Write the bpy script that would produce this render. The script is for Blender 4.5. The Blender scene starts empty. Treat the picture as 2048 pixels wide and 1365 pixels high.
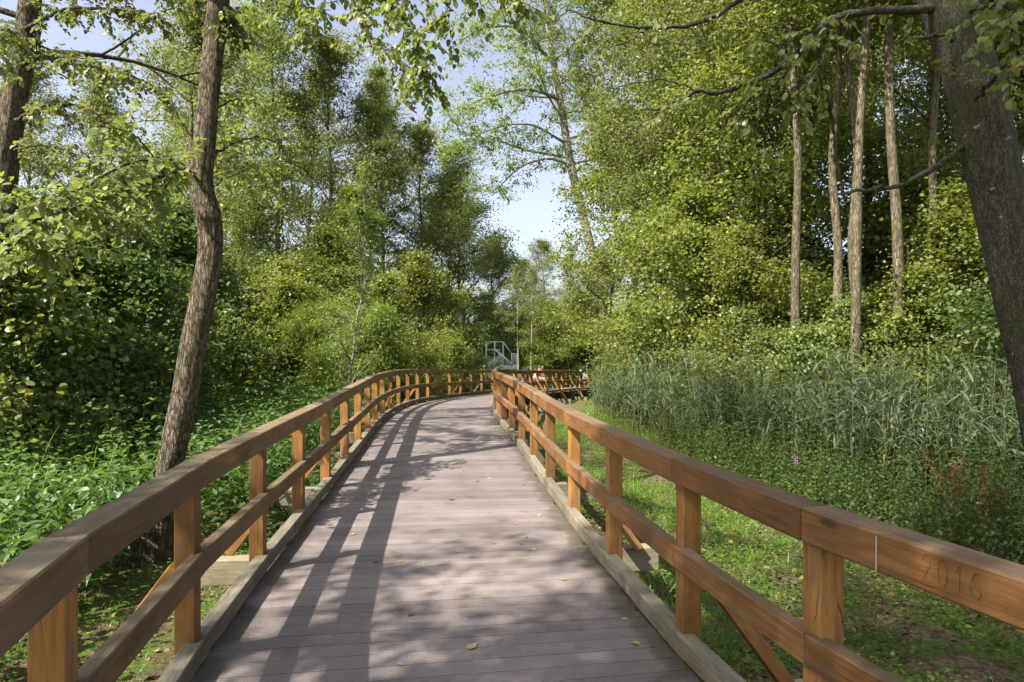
import bpy, bmesh, math, random
import numpy as np
from mathutils import Vector, Matrix

# ------------------------------------------------------------------ camera
scene = bpy.context.scene
F = 1365.0                     # focal length in pixels of the 2048 px wide photograph
EYE = 1.6
HZ = 705.3
cam_d = bpy.data.cameras.new('camera')
cam = bpy.data.objects.new('camera', cam_d)
scene.collection.objects.link(cam)
cam.location = (0, 0, EYE)
cam.rotation_euler = (math.radians(90), 0, 0)
cam_d.sensor_width = 36
cam_d.lens = 36 * F / 2048
cam_d.shift_y = (HZ - 682.5) / 2048
cam_d.clip_end = 2000
cam_d.clip_start = 0.05
scene.camera = cam

# ------------------------------------------------------------------ light
SUN_EL = 48.0
SUN_DIR = Vector((-0.77, -0.64, 0)).normalized()      # horizontal direction towards the sun
world = bpy.data.worlds.new("World")
scene.world = world
world.use_nodes = True
wt = world.node_tree
bg = wt.nodes['Background']
sky = wt.nodes.new('ShaderNodeTexSky')
sky.sky_type = 'NISHITA'
sky.sun_disc = False
sky.sun_elevation = math.radians(SUN_EL)
sky.sun_rotation = math.atan2(SUN_DIR.x, SUN_DIR.y)
sky.air_density = 1.0
sky.dust_density = 3.0
sky.ozone_density = 1.3
hsv = wt.nodes.new('ShaderNodeHueSaturation'); hsv.inputs['Saturation'].default_value = .62; hsv.inputs['Hue'].default_value = .515; hsv.inputs['Value'].default_value = 1.12
wt.links.new(sky.outputs[0], hsv.inputs['Color']); wt.links.new(hsv.outputs[0], bg.inputs[0])   # thin bright veil: a paler blue
bg.inputs[1].default_value = 0.10
sun_d = bpy.data.lights.new('sun', 'SUN')
sun_d.energy = 5.0
sun_d.angle = math.radians(0.55)
sun_d.color = (1.0, 0.94, 0.84)
sun = bpy.data.objects.new('sun', sun_d)
scene.collection.objects.link(sun)
el = math.radians(SUN_EL)
tosun = Vector((SUN_DIR.x * math.cos(el), SUN_DIR.y * math.cos(el), math.sin(el)))
sun.rotation_euler = tosun.to_track_quat('Z', 'Y').to_euler()
sun.location = tosun * 40
vs = scene.view_settings
vs.view_transform = 'Standard'
vs.look = 'None'
vs.exposure = 1.35
vs.gamma = 1.0
vs.use_curve_mapping = False
cy = scene.cycles
cy.max_bounces = 6
cy.diffuse_bounces = 4
cy.glossy_bounces = 2
cy.transmission_bounces = 4
cy.transparent_max_bounces = 4
cy.use_adaptive_sampling = True
cy.adaptive_threshold = 0.02
cy.sample_clamp_indirect = 4.0
cy.caustics_reflective = False
cy.caustics_refractive = False
try:
    cy.use_denoising = True
    cy.denoiser = 'OPENIMAGEDENOISE'
    cy.denoising_prefilter = 'ACCURATE'
    cy.denoising_input_passes = 'RGB_ALBEDO_NORMAL'
except Exception:
    pass

# ------------------------------------------------------------------ helpers
C = scene.collection

def at(px, py, d):
    return np.array([(px - 1024) / F * d, d, EYE - (py - HZ) / F * d])

def mkmesh(name, V, faces, mat=None, attrs=None, smooth=False, uv=None):
    """V (n,3); faces = list of int arrays (m,k)."""
    me = bpy.data.meshes.new(name)
    V = np.asarray(V, np.float32)
    faces = [np.asarray(f, np.int32) for f in faces if len(f)]
    tot = np.concatenate([np.full(len(f), f.shape[1], np.int32) for f in faces])
    loops = np.concatenate([f.ravel() for f in faces])
    me.vertices.add(len(V)); me.vertices.foreach_set('co', V.ravel())
    me.loops.add(len(loops)); me.loops.foreach_set('vertex_index', loops)
    me.polygons.add(len(tot))
    start = np.concatenate([[0], np.cumsum(tot)[:-1]]).astype(np.int32)
    me.polygons.foreach_set('loop_start', start)
    me.polygons.foreach_set('loop_total', tot)
    me.polygons.foreach_set('use_smooth', np.full(len(tot), bool(smooth)))
    me.update(calc_edges=True)
    if attrs:
        for k, a in attrs.items():
            at_ = me.attributes.new(k, 'FLOAT', 'POINT')
            at_.data.foreach_set('value', np.asarray(a, np.float32))
    if uv is not None:
        ul = me.uv_layers.new(name='UVMap')
        ul.data.foreach_set('uv', np.asarray(uv, np.float32)[loops].ravel())
    if mat: me.materials.append(mat)
    return me

def link(name, me, parent=None, loc=None, mat4=None):
    o = bpy.data.objects.new(name, me)
    C.objects.link(o)
    if loc is not None: o.location = loc
    if mat4 is not None: o.matrix_world = mat4
    if parent is not None: o.parent = parent
    return o

def tag(o, label=None, cat=None, group=None, kind=None):
    if label: o['label'] = label
    if cat: o['category'] = cat
    if group: o['group'] = group
    if kind: o['kind'] = kind
    return o

def thing(name, label, cat, loc=(0, 0, 0), rz=0, group=None):
    o = bpy.data.objects.new(name, None)
    o.empty_display_size = 0.2
    C.objects.link(o)
    o.location = loc
    o.rotation_euler = (0, 0, rz)
    return tag(o, label, cat, group)

def nrm(v):
    v = np.asarray(v, float)
    return v / np.maximum(np.linalg.norm(v, axis=-1, keepdims=True), 1e-9)

def spline(pts, n):
    """Catmull-Rom through pts (k,m) sampled at n points."""
    P = np.asarray(pts, float)
    if len(P) == 2:
        t = np.linspace(0, 1, n)[:, None]
        return P[0] * (1 - t) + P[1] * t
    Q = np.vstack([2 * P[0] - P[1], P, 2 * P[-1] - P[-2]])
    t = np.linspace(0, len(P) - 1 - 1e-6, n)
    i = t.astype(int); f = (t - i)[:, None]
    a, b, c, d = Q[i], Q[i + 1], Q[i + 2], Q[i + 3]
    return 0.5 * (2 * b + (c - a) * f + (2 * a - 5 * b + 4 * c - d) * f**2 + (3 * b - a - 3 * c + d) * f**3)

class Tubes:
    def __init__(self): self.V = []; self.Fq = []; self.n = 0
    def add(self, P, R, sides=5, cap=False, disp=None):
        P = np.asarray(P, float); R = np.asarray(R, float)
        if R.ndim == 0: R = np.full(len(P), float(R))
        T = np.gradient(P, axis=0); T = nrm(T)
        ref = np.array([0, 0, 1.0]) if abs(T[:, 2]).mean() < 0.8 else np.array([1.0, 0, 0])
        A = nrm(np.cross(T, ref)); B = np.cross(T, A)
        th = np.linspace(0, 2 * np.pi, sides, endpoint=False)
        rr = R[:, None] * np.ones(sides)
        if disp is not None: rr = rr * (1 + disp(np.arange(len(P)), th))
        ring = P[:, None] + rr[..., None] * (np.cos(th)[None, :, None] * A[:, None] + np.sin(th)[None, :, None] * B[:, None])
        k = len(P)
        idx = np.arange(k * sides).reshape(k, sides) + self.n
        a = idx[:-1]; b = idx[1:]
        q = np.stack([a, np.roll(a, -1, 1), np.roll(b, -1, 1), b], -1).reshape(-1, 4)
        self.V.append(ring.reshape(-1, 3)); self.Fq.append(q); self.n += k * sides
        if cap:
            self.V.append(P[[0, -1]]); c0 = self.n; self.n += 2
            f0 = np.stack([idx[0], np.full(sides, c0), np.full(sides, c0), np.roll(idx[0], -1)], -1)
            tri0 = np.stack([np.full(sides, c0), np.roll(idx[0], -1), idx[0]], -1)
            tri1 = np.stack([np.full(sides, c0 + 1), idx[-1], np.roll(idx[-1], -1)], -1)
            self.T = getattr(self, 'T', []) + [tri0, tri1]
    def mesh(self, name, mat, smooth=True):
        fs = [np.concatenate(self.Fq)]
        if getattr(self, 'T', None): fs.append(np.concatenate(self.T))
        return mkmesh(name, np.concatenate(self.V), fs, mat, smooth=smooth)

# leaf templates: x along the leaf, y across (unit half width scaled later), z up
def T_small():
    v = np.array([[0, 0, 0], [.45, .5, .10], [1, 0, -.05], [.45, -.5, .10]])
    return v, np.array([[0, 2, 1], [0, 3, 2]])
def T_round():          # six-point small leaf
    v = np.array([[0, 0, 0], [.3, .46, .10], [.75, .40, .06], [1, 0, -.08], [.75, -.40, .06], [.3, -.46, .10]])
    return v, np.array([[0, 2, 1], [0, 3, 2], [0, 5, 3], [5, 4, 3]][:2] + [[0, 5, 3], [5, 4, 3]])
def T_big(pt=0.0):
    xs = [.18, .5, .82]; hw = [.40, .5, .30 if not pt else .2]; v = [[0, 0, 0]]
    for x, h in zip(xs, hw):
        z = -.22 * x * x
        v += [[x, h, z + .13], [x, 0, z], [x, -h, z + .13]]
    v += [[1.0 + pt, 0, -.25]]
    f = [[0, 2, 1], [0, 3, 2]]
    for b in (1, 4):
        f += [[b, b + 1, b + 4], [b, b + 4, b + 3], [b + 1, b + 2, b + 5], [b + 1, b + 5, b + 4]]
    f += [[7, 8, 10], [8, 9, 10]]
    return np.array(v), np.array(f)
TS, TR, TB, TBP = T_small(), T_round(), T_big(), T_big(.2)

class Leaves:
    def __init__(self): self.V = []; self.Fc = []; self.a = []; self.b = []; self.n = 0
    def add(self, P, D, N, s, w=0.8, T=TS, tint=None, hue=None, rng=None):
        P = np.asarray(P, float); m = len(P)
        if m == 0: return
        X = nrm(D); Y = nrm(np.cross(N, X)); Z = np.cross(X, Y)
        s = np.broadcast_to(np.asarray(s, float), (m,))[:, None, None]
        v, f = T
        out = P[:, None] + s * (v[None, :, 0:1] * X[:, None] + v[None, :, 1:2] * w * Y[:, None] + v[None, :, 2:3] * Z[:, None])
        k = len(v)
        self.V.append(out.reshape(-1, 3))
        self.Fc.append((f[None] + (np.arange(m) * k)[:, None, None] + self.n).reshape(-1, 3))
        self.n += m * k
        rng = rng or np.random.default_rng(1)
        ti = rng.random(m) if tint is None else tint
        hu = rng.random(m) if hue is None else np.broadcast_to(hue, (m,))
        self.a.append(np.repeat(ti, k)); self.b.append(np.repeat(hu, k))
    def mesh(self, name, mat):
        return mkmesh(name, np.concatenate(self.V), [np.concatenate(self.Fc)], mat,
                      {'tint': np.concatenate(self.a), 'hue': np.concatenate(self.b)}, smooth=False)

# ------------------------------------------------------------------ materials
def newmat(name):
    m = bpy.data.materials.new(name); m.use_nodes = True
    nt = m.node_tree
    for n in list(nt.nodes): nt.nodes.remove(n)
    out = nt.nodes.new('ShaderNodeOutputMaterial')
    return m, nt, out
def N(nt, t, **kw):
    n = nt.nodes.new(t)
    for k, v in kw.items():
        if k.startswith('i_'):
            key = k[2:]; key = int(key) if key.isdigit() else key.replace('_', ' ')
            n.inputs[key].default_value = v
        else: setattr(n, k, v)
    return n
def ramp(nt, stops, fac=None, interp='LINEAR'):
    r = nt.nodes.new('ShaderNodeValToRGB'); cr = r.color_ramp; cr.interpolation = interp
    while len(cr.elements) > 1: cr.elements.remove(cr.elements[-1])
    cr.elements[0].position = stops[0][0]; cr.elements[0].color = (*stops[0][1], 1)
    for p, c in stops[1:]:
        e = cr.elements.new(p); e.color = (*c, 1)
    if fac is not None: nt.links.new(fac, r.inputs[0])
    return r
def g(v): return (v, v, v)
def mixc(nt, fac, a, b, mode='MIX'):
    n = nt.nodes.new('ShaderNodeMix'); n.data_type = 'RGBA'; n.blend_type = mode
    for sock, val in ((n.inputs[0], fac), (n.inputs[6], a), (n.inputs[7], b)):
        if hasattr(val, 'links') or hasattr(val, 'is_output'): nt.links.new(val, sock)
        elif isinstance(val, (int, float)): sock.default_value = val
        else: sock.default_value = (*val, 1)
    return n.outputs[2]

def leaf_mat(name, cols, yellow=None, trans=0.42, rough=0.42, spec=0.4):
    """cols: dark, mid, light leaf colours chosen by the per-leaf 'tint'; yellow: colour of the odd turning leaf."""
    m, nt, out = newmat(name)
    a = N(nt, 'ShaderNodeAttribute', attribute_name='tint')
    h = N(nt, 'ShaderNodeAttribute', attribute_name='hue')
    oi = N(nt, 'ShaderNodeObjectInfo')
    r = ramp(nt, [(0, cols[0]), (.5, cols[1]), (1, cols[2])], a.outputs['Fac'])
    col = r.outputs[0]
    if yellow:
        th = ramp(nt, [(0.90, g(0)), (0.95, g(1))], h.outputs['Fac'])
        col = mixc(nt, th.outputs[0], col, yellow)
    hs = N(nt, 'ShaderNodeHueSaturation')
    mr = N(nt, 'ShaderNodeMapRange'); mr.inputs[3].default_value = .485; mr.inputs[4].default_value = .515
    nt.links.new(oi.outputs['Random'], mr.inputs[0]); nt.links.new(mr.outputs[0], hs.inputs['Hue'])
    mv = N(nt, 'ShaderNodeMapRange'); mv.inputs[3].default_value = .85; mv.inputs[4].default_value = 1.2
    nt.links.new(oi.outputs['Random'], mv.inputs[0]); nt.links.new(mv.outputs[0], hs.inputs['Value'])
    nt.links.new(col, hs.inputs['Color']); col = hs.outputs[0]
    p = N(nt, 'ShaderNodeBsdfPrincipled'); p.inputs['Roughness'].default_value = rough
    p.inputs['Specular IOR Level'].default_value = spec
    nt.links.new(col, p.inputs['Base Color'])
    t = N(nt, 'ShaderNodeBsdfTranslucent')
    tc = mixc(nt, 1.0, col, (1.75, 1.65, .85), 'MULTIPLY')
    nt.links.new(tc, t.inputs[0])
    mx = N(nt, 'ShaderNodeMixShader'); mx.inputs[0].default_value = trans
    nt.links.new(p.outputs[0], mx.inputs[1]); nt.links.new(t.outputs[0], mx.inputs[2])
    nt.links.new(mx.outputs[0], out.inputs[0])
    return m

M = {}
M['alder'] = leaf_mat('alder_leaf', ((.085, .118, .036), (.145, .180, .056), (.22, .255, .092)), (.30, .28, .05))
M['alder_dark'] = leaf_mat('alder_leaf_dark', ((.085, .115, .040), (.142, .175, .064), (.21, .240, .098)), (.25, .25, .05))
M['ash'] = leaf_mat('ash_leaf', ((.11, .155, .052), (.17, .220, .075), (.24, .29, .105)), (.40, .34, .06), trans=.45)
M['maple'] = leaf_mat('maple_leaf', ((.088, .122, .028), (.158, .198, .045), (.245, .275, .075)), (.40, .34, .06), trans=.48)
M['hazel'] = leaf_mat('hazel_leaf', ((.055, .098, .030), (.092, .142, .042), (.145, .195, .062)), (.20, .23, .04))
M['willow'] = leaf_mat('willow_leaf', ((.11, .155, .035), (.17, .225, .05), (.25, .29, .075)), (.38, .34, .07), trans=.45)
M['nettle'] = leaf_mat('nettle_leaf', ((.042, .085, .022), (.074, .128, .032), (.125, .185, .052)), (.19, .27, .06), trans=.4)
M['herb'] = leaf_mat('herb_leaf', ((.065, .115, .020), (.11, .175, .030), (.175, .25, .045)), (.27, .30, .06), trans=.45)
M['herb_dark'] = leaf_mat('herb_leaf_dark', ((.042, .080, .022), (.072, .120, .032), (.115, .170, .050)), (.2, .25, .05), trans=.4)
M['reed'] = leaf_mat('reed_leaf', ((.055, .095, .052), (.098, .148, .082), (.165, .22, .13)), (.34, .32, .13), trans=.35, rough=.38)
M['grass'] = leaf_mat('grass_blade', ((.075, .15, .02), (.12, .22, .03), (.19, .29, .05)), (.30, .30, .08), trans=.4)
M['litter'] = leaf_mat('dead_leaf', ((.10, .060, .032), (.17, .105, .055), (.26, .17, .09)), (.36, .28, .08), trans=.15, rough=.7)
M['dock'] = leaf_mat('dock_seed', ((.10, .035, .015), (.16, .06, .025), (.22, .09, .035)), None, trans=.2, rough=.7)
M['yellow_leaf'] = leaf_mat('yellow_fallen_leaf', ((.45, .33, .05), (.42, .36, .08), (.32, .34, .06)), None, trans=.25, rough=.6)
M['brown_leaf'] = leaf_mat('brown_fallen_leaf', ((.22, .10, .04), (.30, .15, .06), (.36, .20, .09)), None, trans=.15, rough=.7)
M['pale_leaf'] = leaf_mat('pale_fallen_leaf', ((.40, .36, .16), (.48, .42, .20), (.42, .44, .22)), None, trans=.2, rough=.6)

def bark_mat(name, c1, c2, c3, moss=(.07, .085, .025), scale=1.0, lichen=0.0, bumpd=.02, mossamt=.5, fis=.8, vs_=30):
    m, nt, out = newmat(name)
    tc = N(nt, 'ShaderNodeTexCoord')
    mp = N(nt, 'ShaderNodeMapping'); mp.inputs['Scale'].default_value = (scale * 1.0, scale * 1.0, scale * .22)
    nt.links.new(tc.outputs['Object'], mp.inputs[0])
    n1 = N(nt, 'ShaderNodeTexNoise'); n1.inputs['Scale'].default_value = 26; n1.inputs['Detail'].default_value = 6; n1.inputs['Roughness'].default_value = .65
    v1 = N(nt, 'ShaderNodeTexVoronoi', feature='DISTANCE_TO_EDGE'); v1.inputs['Scale'].default_value = vs_
    n2 = N(nt, 'ShaderNodeTexNoise'); n2.inputs['Scale'].default_value = 2.3; n2.inputs['Detail'].default_value = 4
    nw = N(nt, 'ShaderNodeVectorMath', operation='MULTIPLY_ADD')
    nt.links.new(mp.outputs[0], n1.inputs[0])
    nt.links.new(n1.outputs['Color'], nw.inputs[0]); nw.inputs[1].default_value = (.05, .05, .05); nt.links.new(mp.outputs[0], nw.inputs[2])
    nt.links.new(nw.outputs[0], v1.inputs[0]); nt.links.new(tc.outputs['Object'], n2.inputs[0])
    r = ramp(nt, [(.3, c1), (.5, c2), (.72, c3)], n1.outputs[0])
    fr = ramp(nt, [(0, g(.30)), (.14, g(1))], v1.outputs[0])
    col = mixc(nt, fis, r.outputs[0], fr.outputs[0], 'MULTIPLY')
    mo = ramp(nt, [(.5, g(0)), (.68, g(mossamt))], n2.outputs[0])
    col = mixc(nt, mo.outputs[0], col, moss)
    if lichen:
        n3 = N(nt, 'ShaderNodeTexNoise'); n3.inputs['Scale'].default_value = 11; n3.inputs['Detail'].default_value = 3
        nt.links.new(tc.outputs['Object'], n3.inputs[0])
        lr = ramp(nt, [(.69, g(0)), (.73, g(lichen))], n3.outputs[0])
        col = mixc(nt, lr.outputs[0], col, (.36, .37, .33))
    p = N(nt, 'ShaderNodeBsdfPrincipled'); p.inputs['Roughness'].default_value = .9; p.inputs['Specular IOR Level'].default_value = .2
    nt.links.new(col, p.inputs['Base Color'])
    hm = N(nt, 'ShaderNodeMath', operation='MULTIPLY_ADD')
    nt.links.new(fr.outputs[0], hm.inputs[0]); hm.inputs[1].default_value = .6; nt.links.new(n1.outputs[0], hm.inputs[2])
    b = N(nt, 'ShaderNodeBump'); b.inputs['Strength'].default_value = 1.0; b.inputs['Distance'].default_value = bumpd
    nt.links.new(hm.outputs[0], b.inputs['Height']); nt.links.new(b.outputs[0], p.inputs['Normal'])
    nt.links.new(p.outputs[0], out.inputs[0])
    return m
M['bark'] = bark_mat('bark_brown', (.070, .053, .034), (.170, .136, .090), (.32, .27, .19), scale=1.0, lichen=.25, bumpd=.07, mossamt=.4)
M['bark_grey'] = bark_mat('bark_smooth_grey', (.050, .043, .031), (.092, .080, .059), (.155, .137, .104), scale=1.6, lichen=.8, bumpd=.018, mossamt=.5, fis=.6, vs_=46)
M['bark_forest'] = bark_mat('bark_forest', (.058, .048, .028), (.145, .120, .074), (.28, .24, .155), scale=.8, lichen=.3, bumpd=.02)
M['bark_pale'] = bark_mat('bark_pale', (.16, .14, .11), (.30, .27, .22), (.46, .43, .37), scale=.9, bumpd=.015, mossamt=.3)
M['twig'] = bark_mat('bark_twig', (.055, .045, .034), (.10, .085, .062), (.16, .135, .10), scale=2, bumpd=.003)

def wood_mat(name, c_dark, c_mid, c_light, top=None, topamt=.8, rough=.62, bump=.0025, knots=True):
    m, nt, out = newmat(name)
    tc = N(nt, 'ShaderNodeTexCoord'); oi = N(nt, 'ShaderNodeObjectInfo')
    off = N(nt, 'ShaderNodeVectorMath', operation='MULTIPLY_ADD')
    cmb = N(nt, 'ShaderNodeCombineXYZ')
    for i in range(3): nt.links.new(oi.outputs['Random'], cmb.inputs[i])
    nt.links.new(cmb.outputs[0], off.inputs[0]); off.inputs[1].default_value = (37, 11, 23); nt.links.new(tc.outputs['Object'], off.inputs[2])
    mp = N(nt, 'ShaderNodeMapping'); mp.inputs['Scale'].default_value = (1.1, 16, 16)
    nt.links.new(off.outputs[0], mp.inputs[0])
    n1 = N(nt, 'ShaderNodeTexNoise'); n1.inputs['Scale'].default_value = 3.2; n1.inputs['Detail'].default_value = 7; n1.inputs['Roughness'].default_value = .62; n1.inputs['Distortion'].default_value = .35
    nt.links.new(mp.outputs[0], n1.inputs[0])
    n2 = N(nt, 'ShaderNodeTexNoise'); n2.inputs['Scale'].default_value = 2.6; n2.inputs['Detail'].default_value = 4
    nt.links.new(off.outputs[0], n2.inputs[0])
    r = ramp(nt, [(.28, c_dark), (.5, c_mid), (.72, c_light)], n1.outputs[0])
    mot = ramp(nt, [(.3, g(.55)), (.7, g(1.25))], n2.outputs[0])
    col = mixc(nt, .9, r.outputs[0], mot.outputs[0], 'MULTIPLY')
    n6 = N(nt, 'ShaderNodeTexNoise'); n6.inputs['Scale'].default_value = 7; n6.inputs['Detail'].default_value = 8; n6.inputs['Roughness'].default_value = .7
    mp6 = N(nt, 'ShaderNodeMapping'); mp6.inputs['Scale'].default_value = (.35, 1.6, 1.6); nt.links.new(off.outputs[0], mp6.inputs[0]); nt.links.new(mp6.outputs[0], n6.inputs[0])
    wear = ramp(nt, [(.50, g(0)), (.64, g(.55))], n6.outputs[0])
    col = mixc(nt, wear.outputs[0], col, (.105, .082, .056))
    kv = N(nt, 'ShaderNodeTexVoronoi'); kv.inputs['Scale'].default_value = 1.0
    mpk = N(nt, 'ShaderNodeMapping'); mpk.inputs['Scale'].default_value = (2.2, 7, 7); nt.links.new(off.outputs[0], mpk.inputs[0]); nt.links.new(mpk.outputs[0], kv.inputs[0])
    kr = ramp(nt, [(.07, g(.25)), (.13, g(1))], kv.outputs['Distance'])
    col = mixc(nt, .8, col, kr.outputs[0], 'MULTIPLY')
    # drying cracks along the grain
    mp2 = N(nt, 'ShaderNodeMapping'); mp2.inputs['Scale'].default_value = (.8, 13, 13)
    nt.links.new(off.outputs[0], mp2.inputs[0])
    v = N(nt, 'ShaderNodeTexVoronoi', feature='DISTANCE_TO_EDGE'); v.inputs['Scale'].default_value = 1.15
    nw = N(nt, 'ShaderNodeVectorMath', operation='MULTIPLY_ADD')
    nt.links.new(n2.outputs['Color'], nw.inputs[0]); nw.inputs[1].default_value = (.6, .8, .8); nt.links.new(mp2.outputs[0], nw.inputs[2])
    nt.links.new(nw.outputs[0], v.inputs[0])
    cr = ramp(nt, [(.004, g(0)), (.014, g(1))], v.outputs[0])
    cm = ramp(nt, [(.53, g(1)), (.60, g(0))], n2.outputs[0])
    crk = mixc(nt, cm.outputs[0], cr.outputs[0], (1, 1, 1))
    col = mixc(nt, .82, col, crk, 'MULTIPLY')
    if top:
        geo = N(nt, 'ShaderNodeNewGeometry'); sx = N(nt, 'ShaderNodeSeparateXYZ')
        nt.links.new(geo.outputs['Normal'], sx.inputs[0])
        tr = ramp(nt, [(.6, g(0)), (.9, g(topamt))], sx.outputs[2])
        n4 = N(nt, 'ShaderNodeTexNoise'); n4.inputs['Scale'].default_value = 5; n4.inputs['Detail'].default_value = 6
        nt.links.new(off.outputs[0], n4.inputs[0])
        pr = ramp(nt, [(.3, g(.45)), (.6, g(1))], n4.outputs[0])
        fm = N(nt, 'ShaderNodeMath', operation='MULTIPLY'); nt.links.new(tr.outputs[0], fm.inputs[0]); nt.links.new(pr.outputs[0], fm.inputs[1])
        tg = mixc(nt, .7, top, mixc(nt, 1, ramp(nt, [(.3, g(.6)), (.7, g(1.25))], n1.outputs[0]).outputs[0], top, 'MULTIPLY'))
        col = mixc(nt, fm.outputs[0], col, tg)
    vr = N(nt, 'ShaderNodeMapRange'); vr.inputs[3].default_value = .72; vr.inputs[4].default_value = 1.18; nt.links.new(oi.outputs['Random'], vr.inputs[0])
    hv = N(nt, 'ShaderNodeHueSaturation'); nt.links.new(vr.outputs[0], hv.inputs['Value']); nt.links.new(col, hv.inputs['Color']); col = hv.outputs[0]
    p = N(nt, 'ShaderNodeBsdfPrincipled'); p.inputs['Roughness'].default_value = rough; p.inputs['Specular IOR Level'].default_value = .3
    nt.links.new(col, p.inputs['Base Color'])
    hb = mixc(nt, .5, n1.outputs[0], crk, 'MULTIPLY')
    b = N(nt, 'ShaderNodeBump'); b.inputs['Strength'].default_value = .8; b.inputs['Distance'].default_value = bump
    nt.links.new(hb, b.inputs['Height']); nt.links.new(b.outputs[0], p.inputs['Normal'])
    nt.links.new(p.outputs[0], out.inputs[0])
    return m
M['post'] = wood_mat('stained_post', (.18, .080, .020), (.275, .130, .033), (.36, .180, .050))
M['rail_brown'] = wood_mat('stained_rail_weathered', (.115, .062, .026), (.180, .100, .040), (.25, .148, .062), top=(.19, .155, .105), topamt=.75)
M['rail_orange'] = wood_mat('stained_rail', (.14, .060, .018), (.215, .098, .031), (.29, .140, .048), top=(.19, .15, .10), topamt=.75)
M['toe'] = wood_mat('grey_timber', (.12, .102, .072), (.175, .152, .108), (.235, .207, .152), top=(.21, .187, .135), topamt=.5, rough=.8)
M['bearer'] = wood_mat('pale_timber', (.14, .12, .072), (.215, .185, .118), (.285, .25, .165), top=(.24, .21, .145), topamt=.5, rough=.85)
M['under'] = wood_mat('dark_timber', (.06, .045, .03), (.10, .08, .055), (.15, .12, .085), rough=.9)

def deck_mat():
    m, nt, out = newmat('composite_deck')
    uv = N(nt, 'ShaderNodeUVMap', uv_map='UVMap'); s = N(nt, 'ShaderNodeSeparateXYZ'); nt.links.new(uv.outputs[0], s.inputs[0])
    geo = N(nt, 'ShaderNodeNewGeometry')
    tint = N(nt, 'ShaderNodeAttribute', attribute_name='tint')
    base = ramp(nt, [(0, (.172, .143, .136)), (.5, (.208, .174, .165)), (1, (.248, .208, .197))], tint.outputs['Fac'])
    # long streaks along each board, and soft worn patches
    mp = N(nt, 'ShaderNodeMapping'); mp.inputs['Scale'].default_value = (1.6, 55, 1); nt.links.new(uv.outputs[0], mp.inputs[0])
    n1 = N(nt, 'ShaderNodeTexNoise'); n1.inputs['Scale'].default_value = 2; n1.inputs['Detail'].default_value = 5; nt.links.new(mp.outputs[0], n1.inputs[0])
    n2 = N(nt, 'ShaderNodeTexNoise'); n2.inputs['Scale'].default_value = 1.4; n2.inputs['Detail'].default_value = 6; n2.inputs['Roughness'].default_value = .6; nt.links.new(geo.outputs['Position'], n2.inputs[0])
    n3 = N(nt, 'ShaderNodeTexNoise'); n3.inputs['Scale'].default_value = 90; n3.inputs['Detail'].default_value = 3; nt.links.new(geo.outputs['Position'], n3.inputs[0])
    col = mixc(nt, .8, base.outputs[0], ramp(nt, [(.3, g(.72)), (.7, g(1.22))], n1.outputs[0]).outputs[0], 'MULTIPLY')
    col = mixc(nt, .8, col, ramp(nt, [(.32, g(.70)), (.66, g(1.2))], n2.outputs[0]).outputs[0], 'MULTIPLY')
    col = mixc(nt, .5, col, ramp(nt, [(.3, g(.7)), (.7, g(1.3))], n3.outputs[0]).outputs[0], 'MULTIPLY')
    # dirt and algae gathering towards the kerb timbers
    geo2 = N(nt, 'ShaderNodeAttribute', attribute_name='edge')
    n5 = N(nt, 'ShaderNodeTexNoise'); n5.inputs['Scale'].default_value = 4; n5.inputs['Detail'].default_value = 7; nt.links.new(geo.outputs['Position'], n5.inputs[0])
    er = N(nt, 'ShaderNodeMath', operation='ADD'); nt.links.new(geo2.outputs['Fac'], er.inputs[0]); nt.links.new(n5.outputs[0], er.inputs[1])
    ef = ramp(nt, [(.62, g(.75)), (.80, g(0))], er.outputs[0])
    col = mixc(nt, ef.outputs[0], col, (.085, .078, .052))
    # ribs: about 13 fine grooves across each board, with a wider one now and then
    w = N(nt, 'ShaderNodeMath', operation='MULTIPLY'); nt.links.new(s.outputs[1], w.inputs[0]); w.inputs[1].default_value = 2 * math.pi * 8
    sn = N(nt, 'ShaderNodeMath', operation='SINE'); nt.links.new(w.outputs[0], sn.inputs[0])
    rb = ramp(nt, [(0, g(0)), (.35, g(1))], N(nt, 'ShaderNodeMath', operation='ADD').outputs[0])
    ad = N(nt, 'ShaderNodeMath', operation='MULTIPLY_ADD'); nt.links.new(sn.outputs[0], ad.inputs[0]); ad.inputs[1].default_value = .5; ad.inputs[2].default_value = .5
    nt.links.new(ad.outputs[0], rb.inputs[0])
    col = mixc(nt, .5, col, rb.outputs[0], 'MULTIPLY')
    p = N(nt, 'ShaderNodeBsdfPrincipled'); p.inputs['Roughness'].default_value = .55; p.inputs['Specular IOR Level'].default_value = .35
    nt.links.new(col, p.inputs['Base Color'])
    b = N(nt, 'ShaderNodeBump'); b.inputs['Strength'].default_value = .12; b.inputs['Distance'].default_value = .001
    nt.links.new(rb.outputs[0], b.inputs['Height'])
    b2 = N(nt, 'ShaderNodeBump'); b2.inputs['Strength'].default_value = .4; b2.inputs['Distance'].default_value = .002
    nt.links.new(n3.outputs[0], b2.inputs['Height']); nt.links.new(b.outputs[0], b2.inputs['Normal']); nt.links.new(b2.outputs[0], p.inputs['Normal'])
    nt.links.new(p.outputs[0], out.inputs[0])
    return m
M['deck'] = deck_mat()

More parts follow.
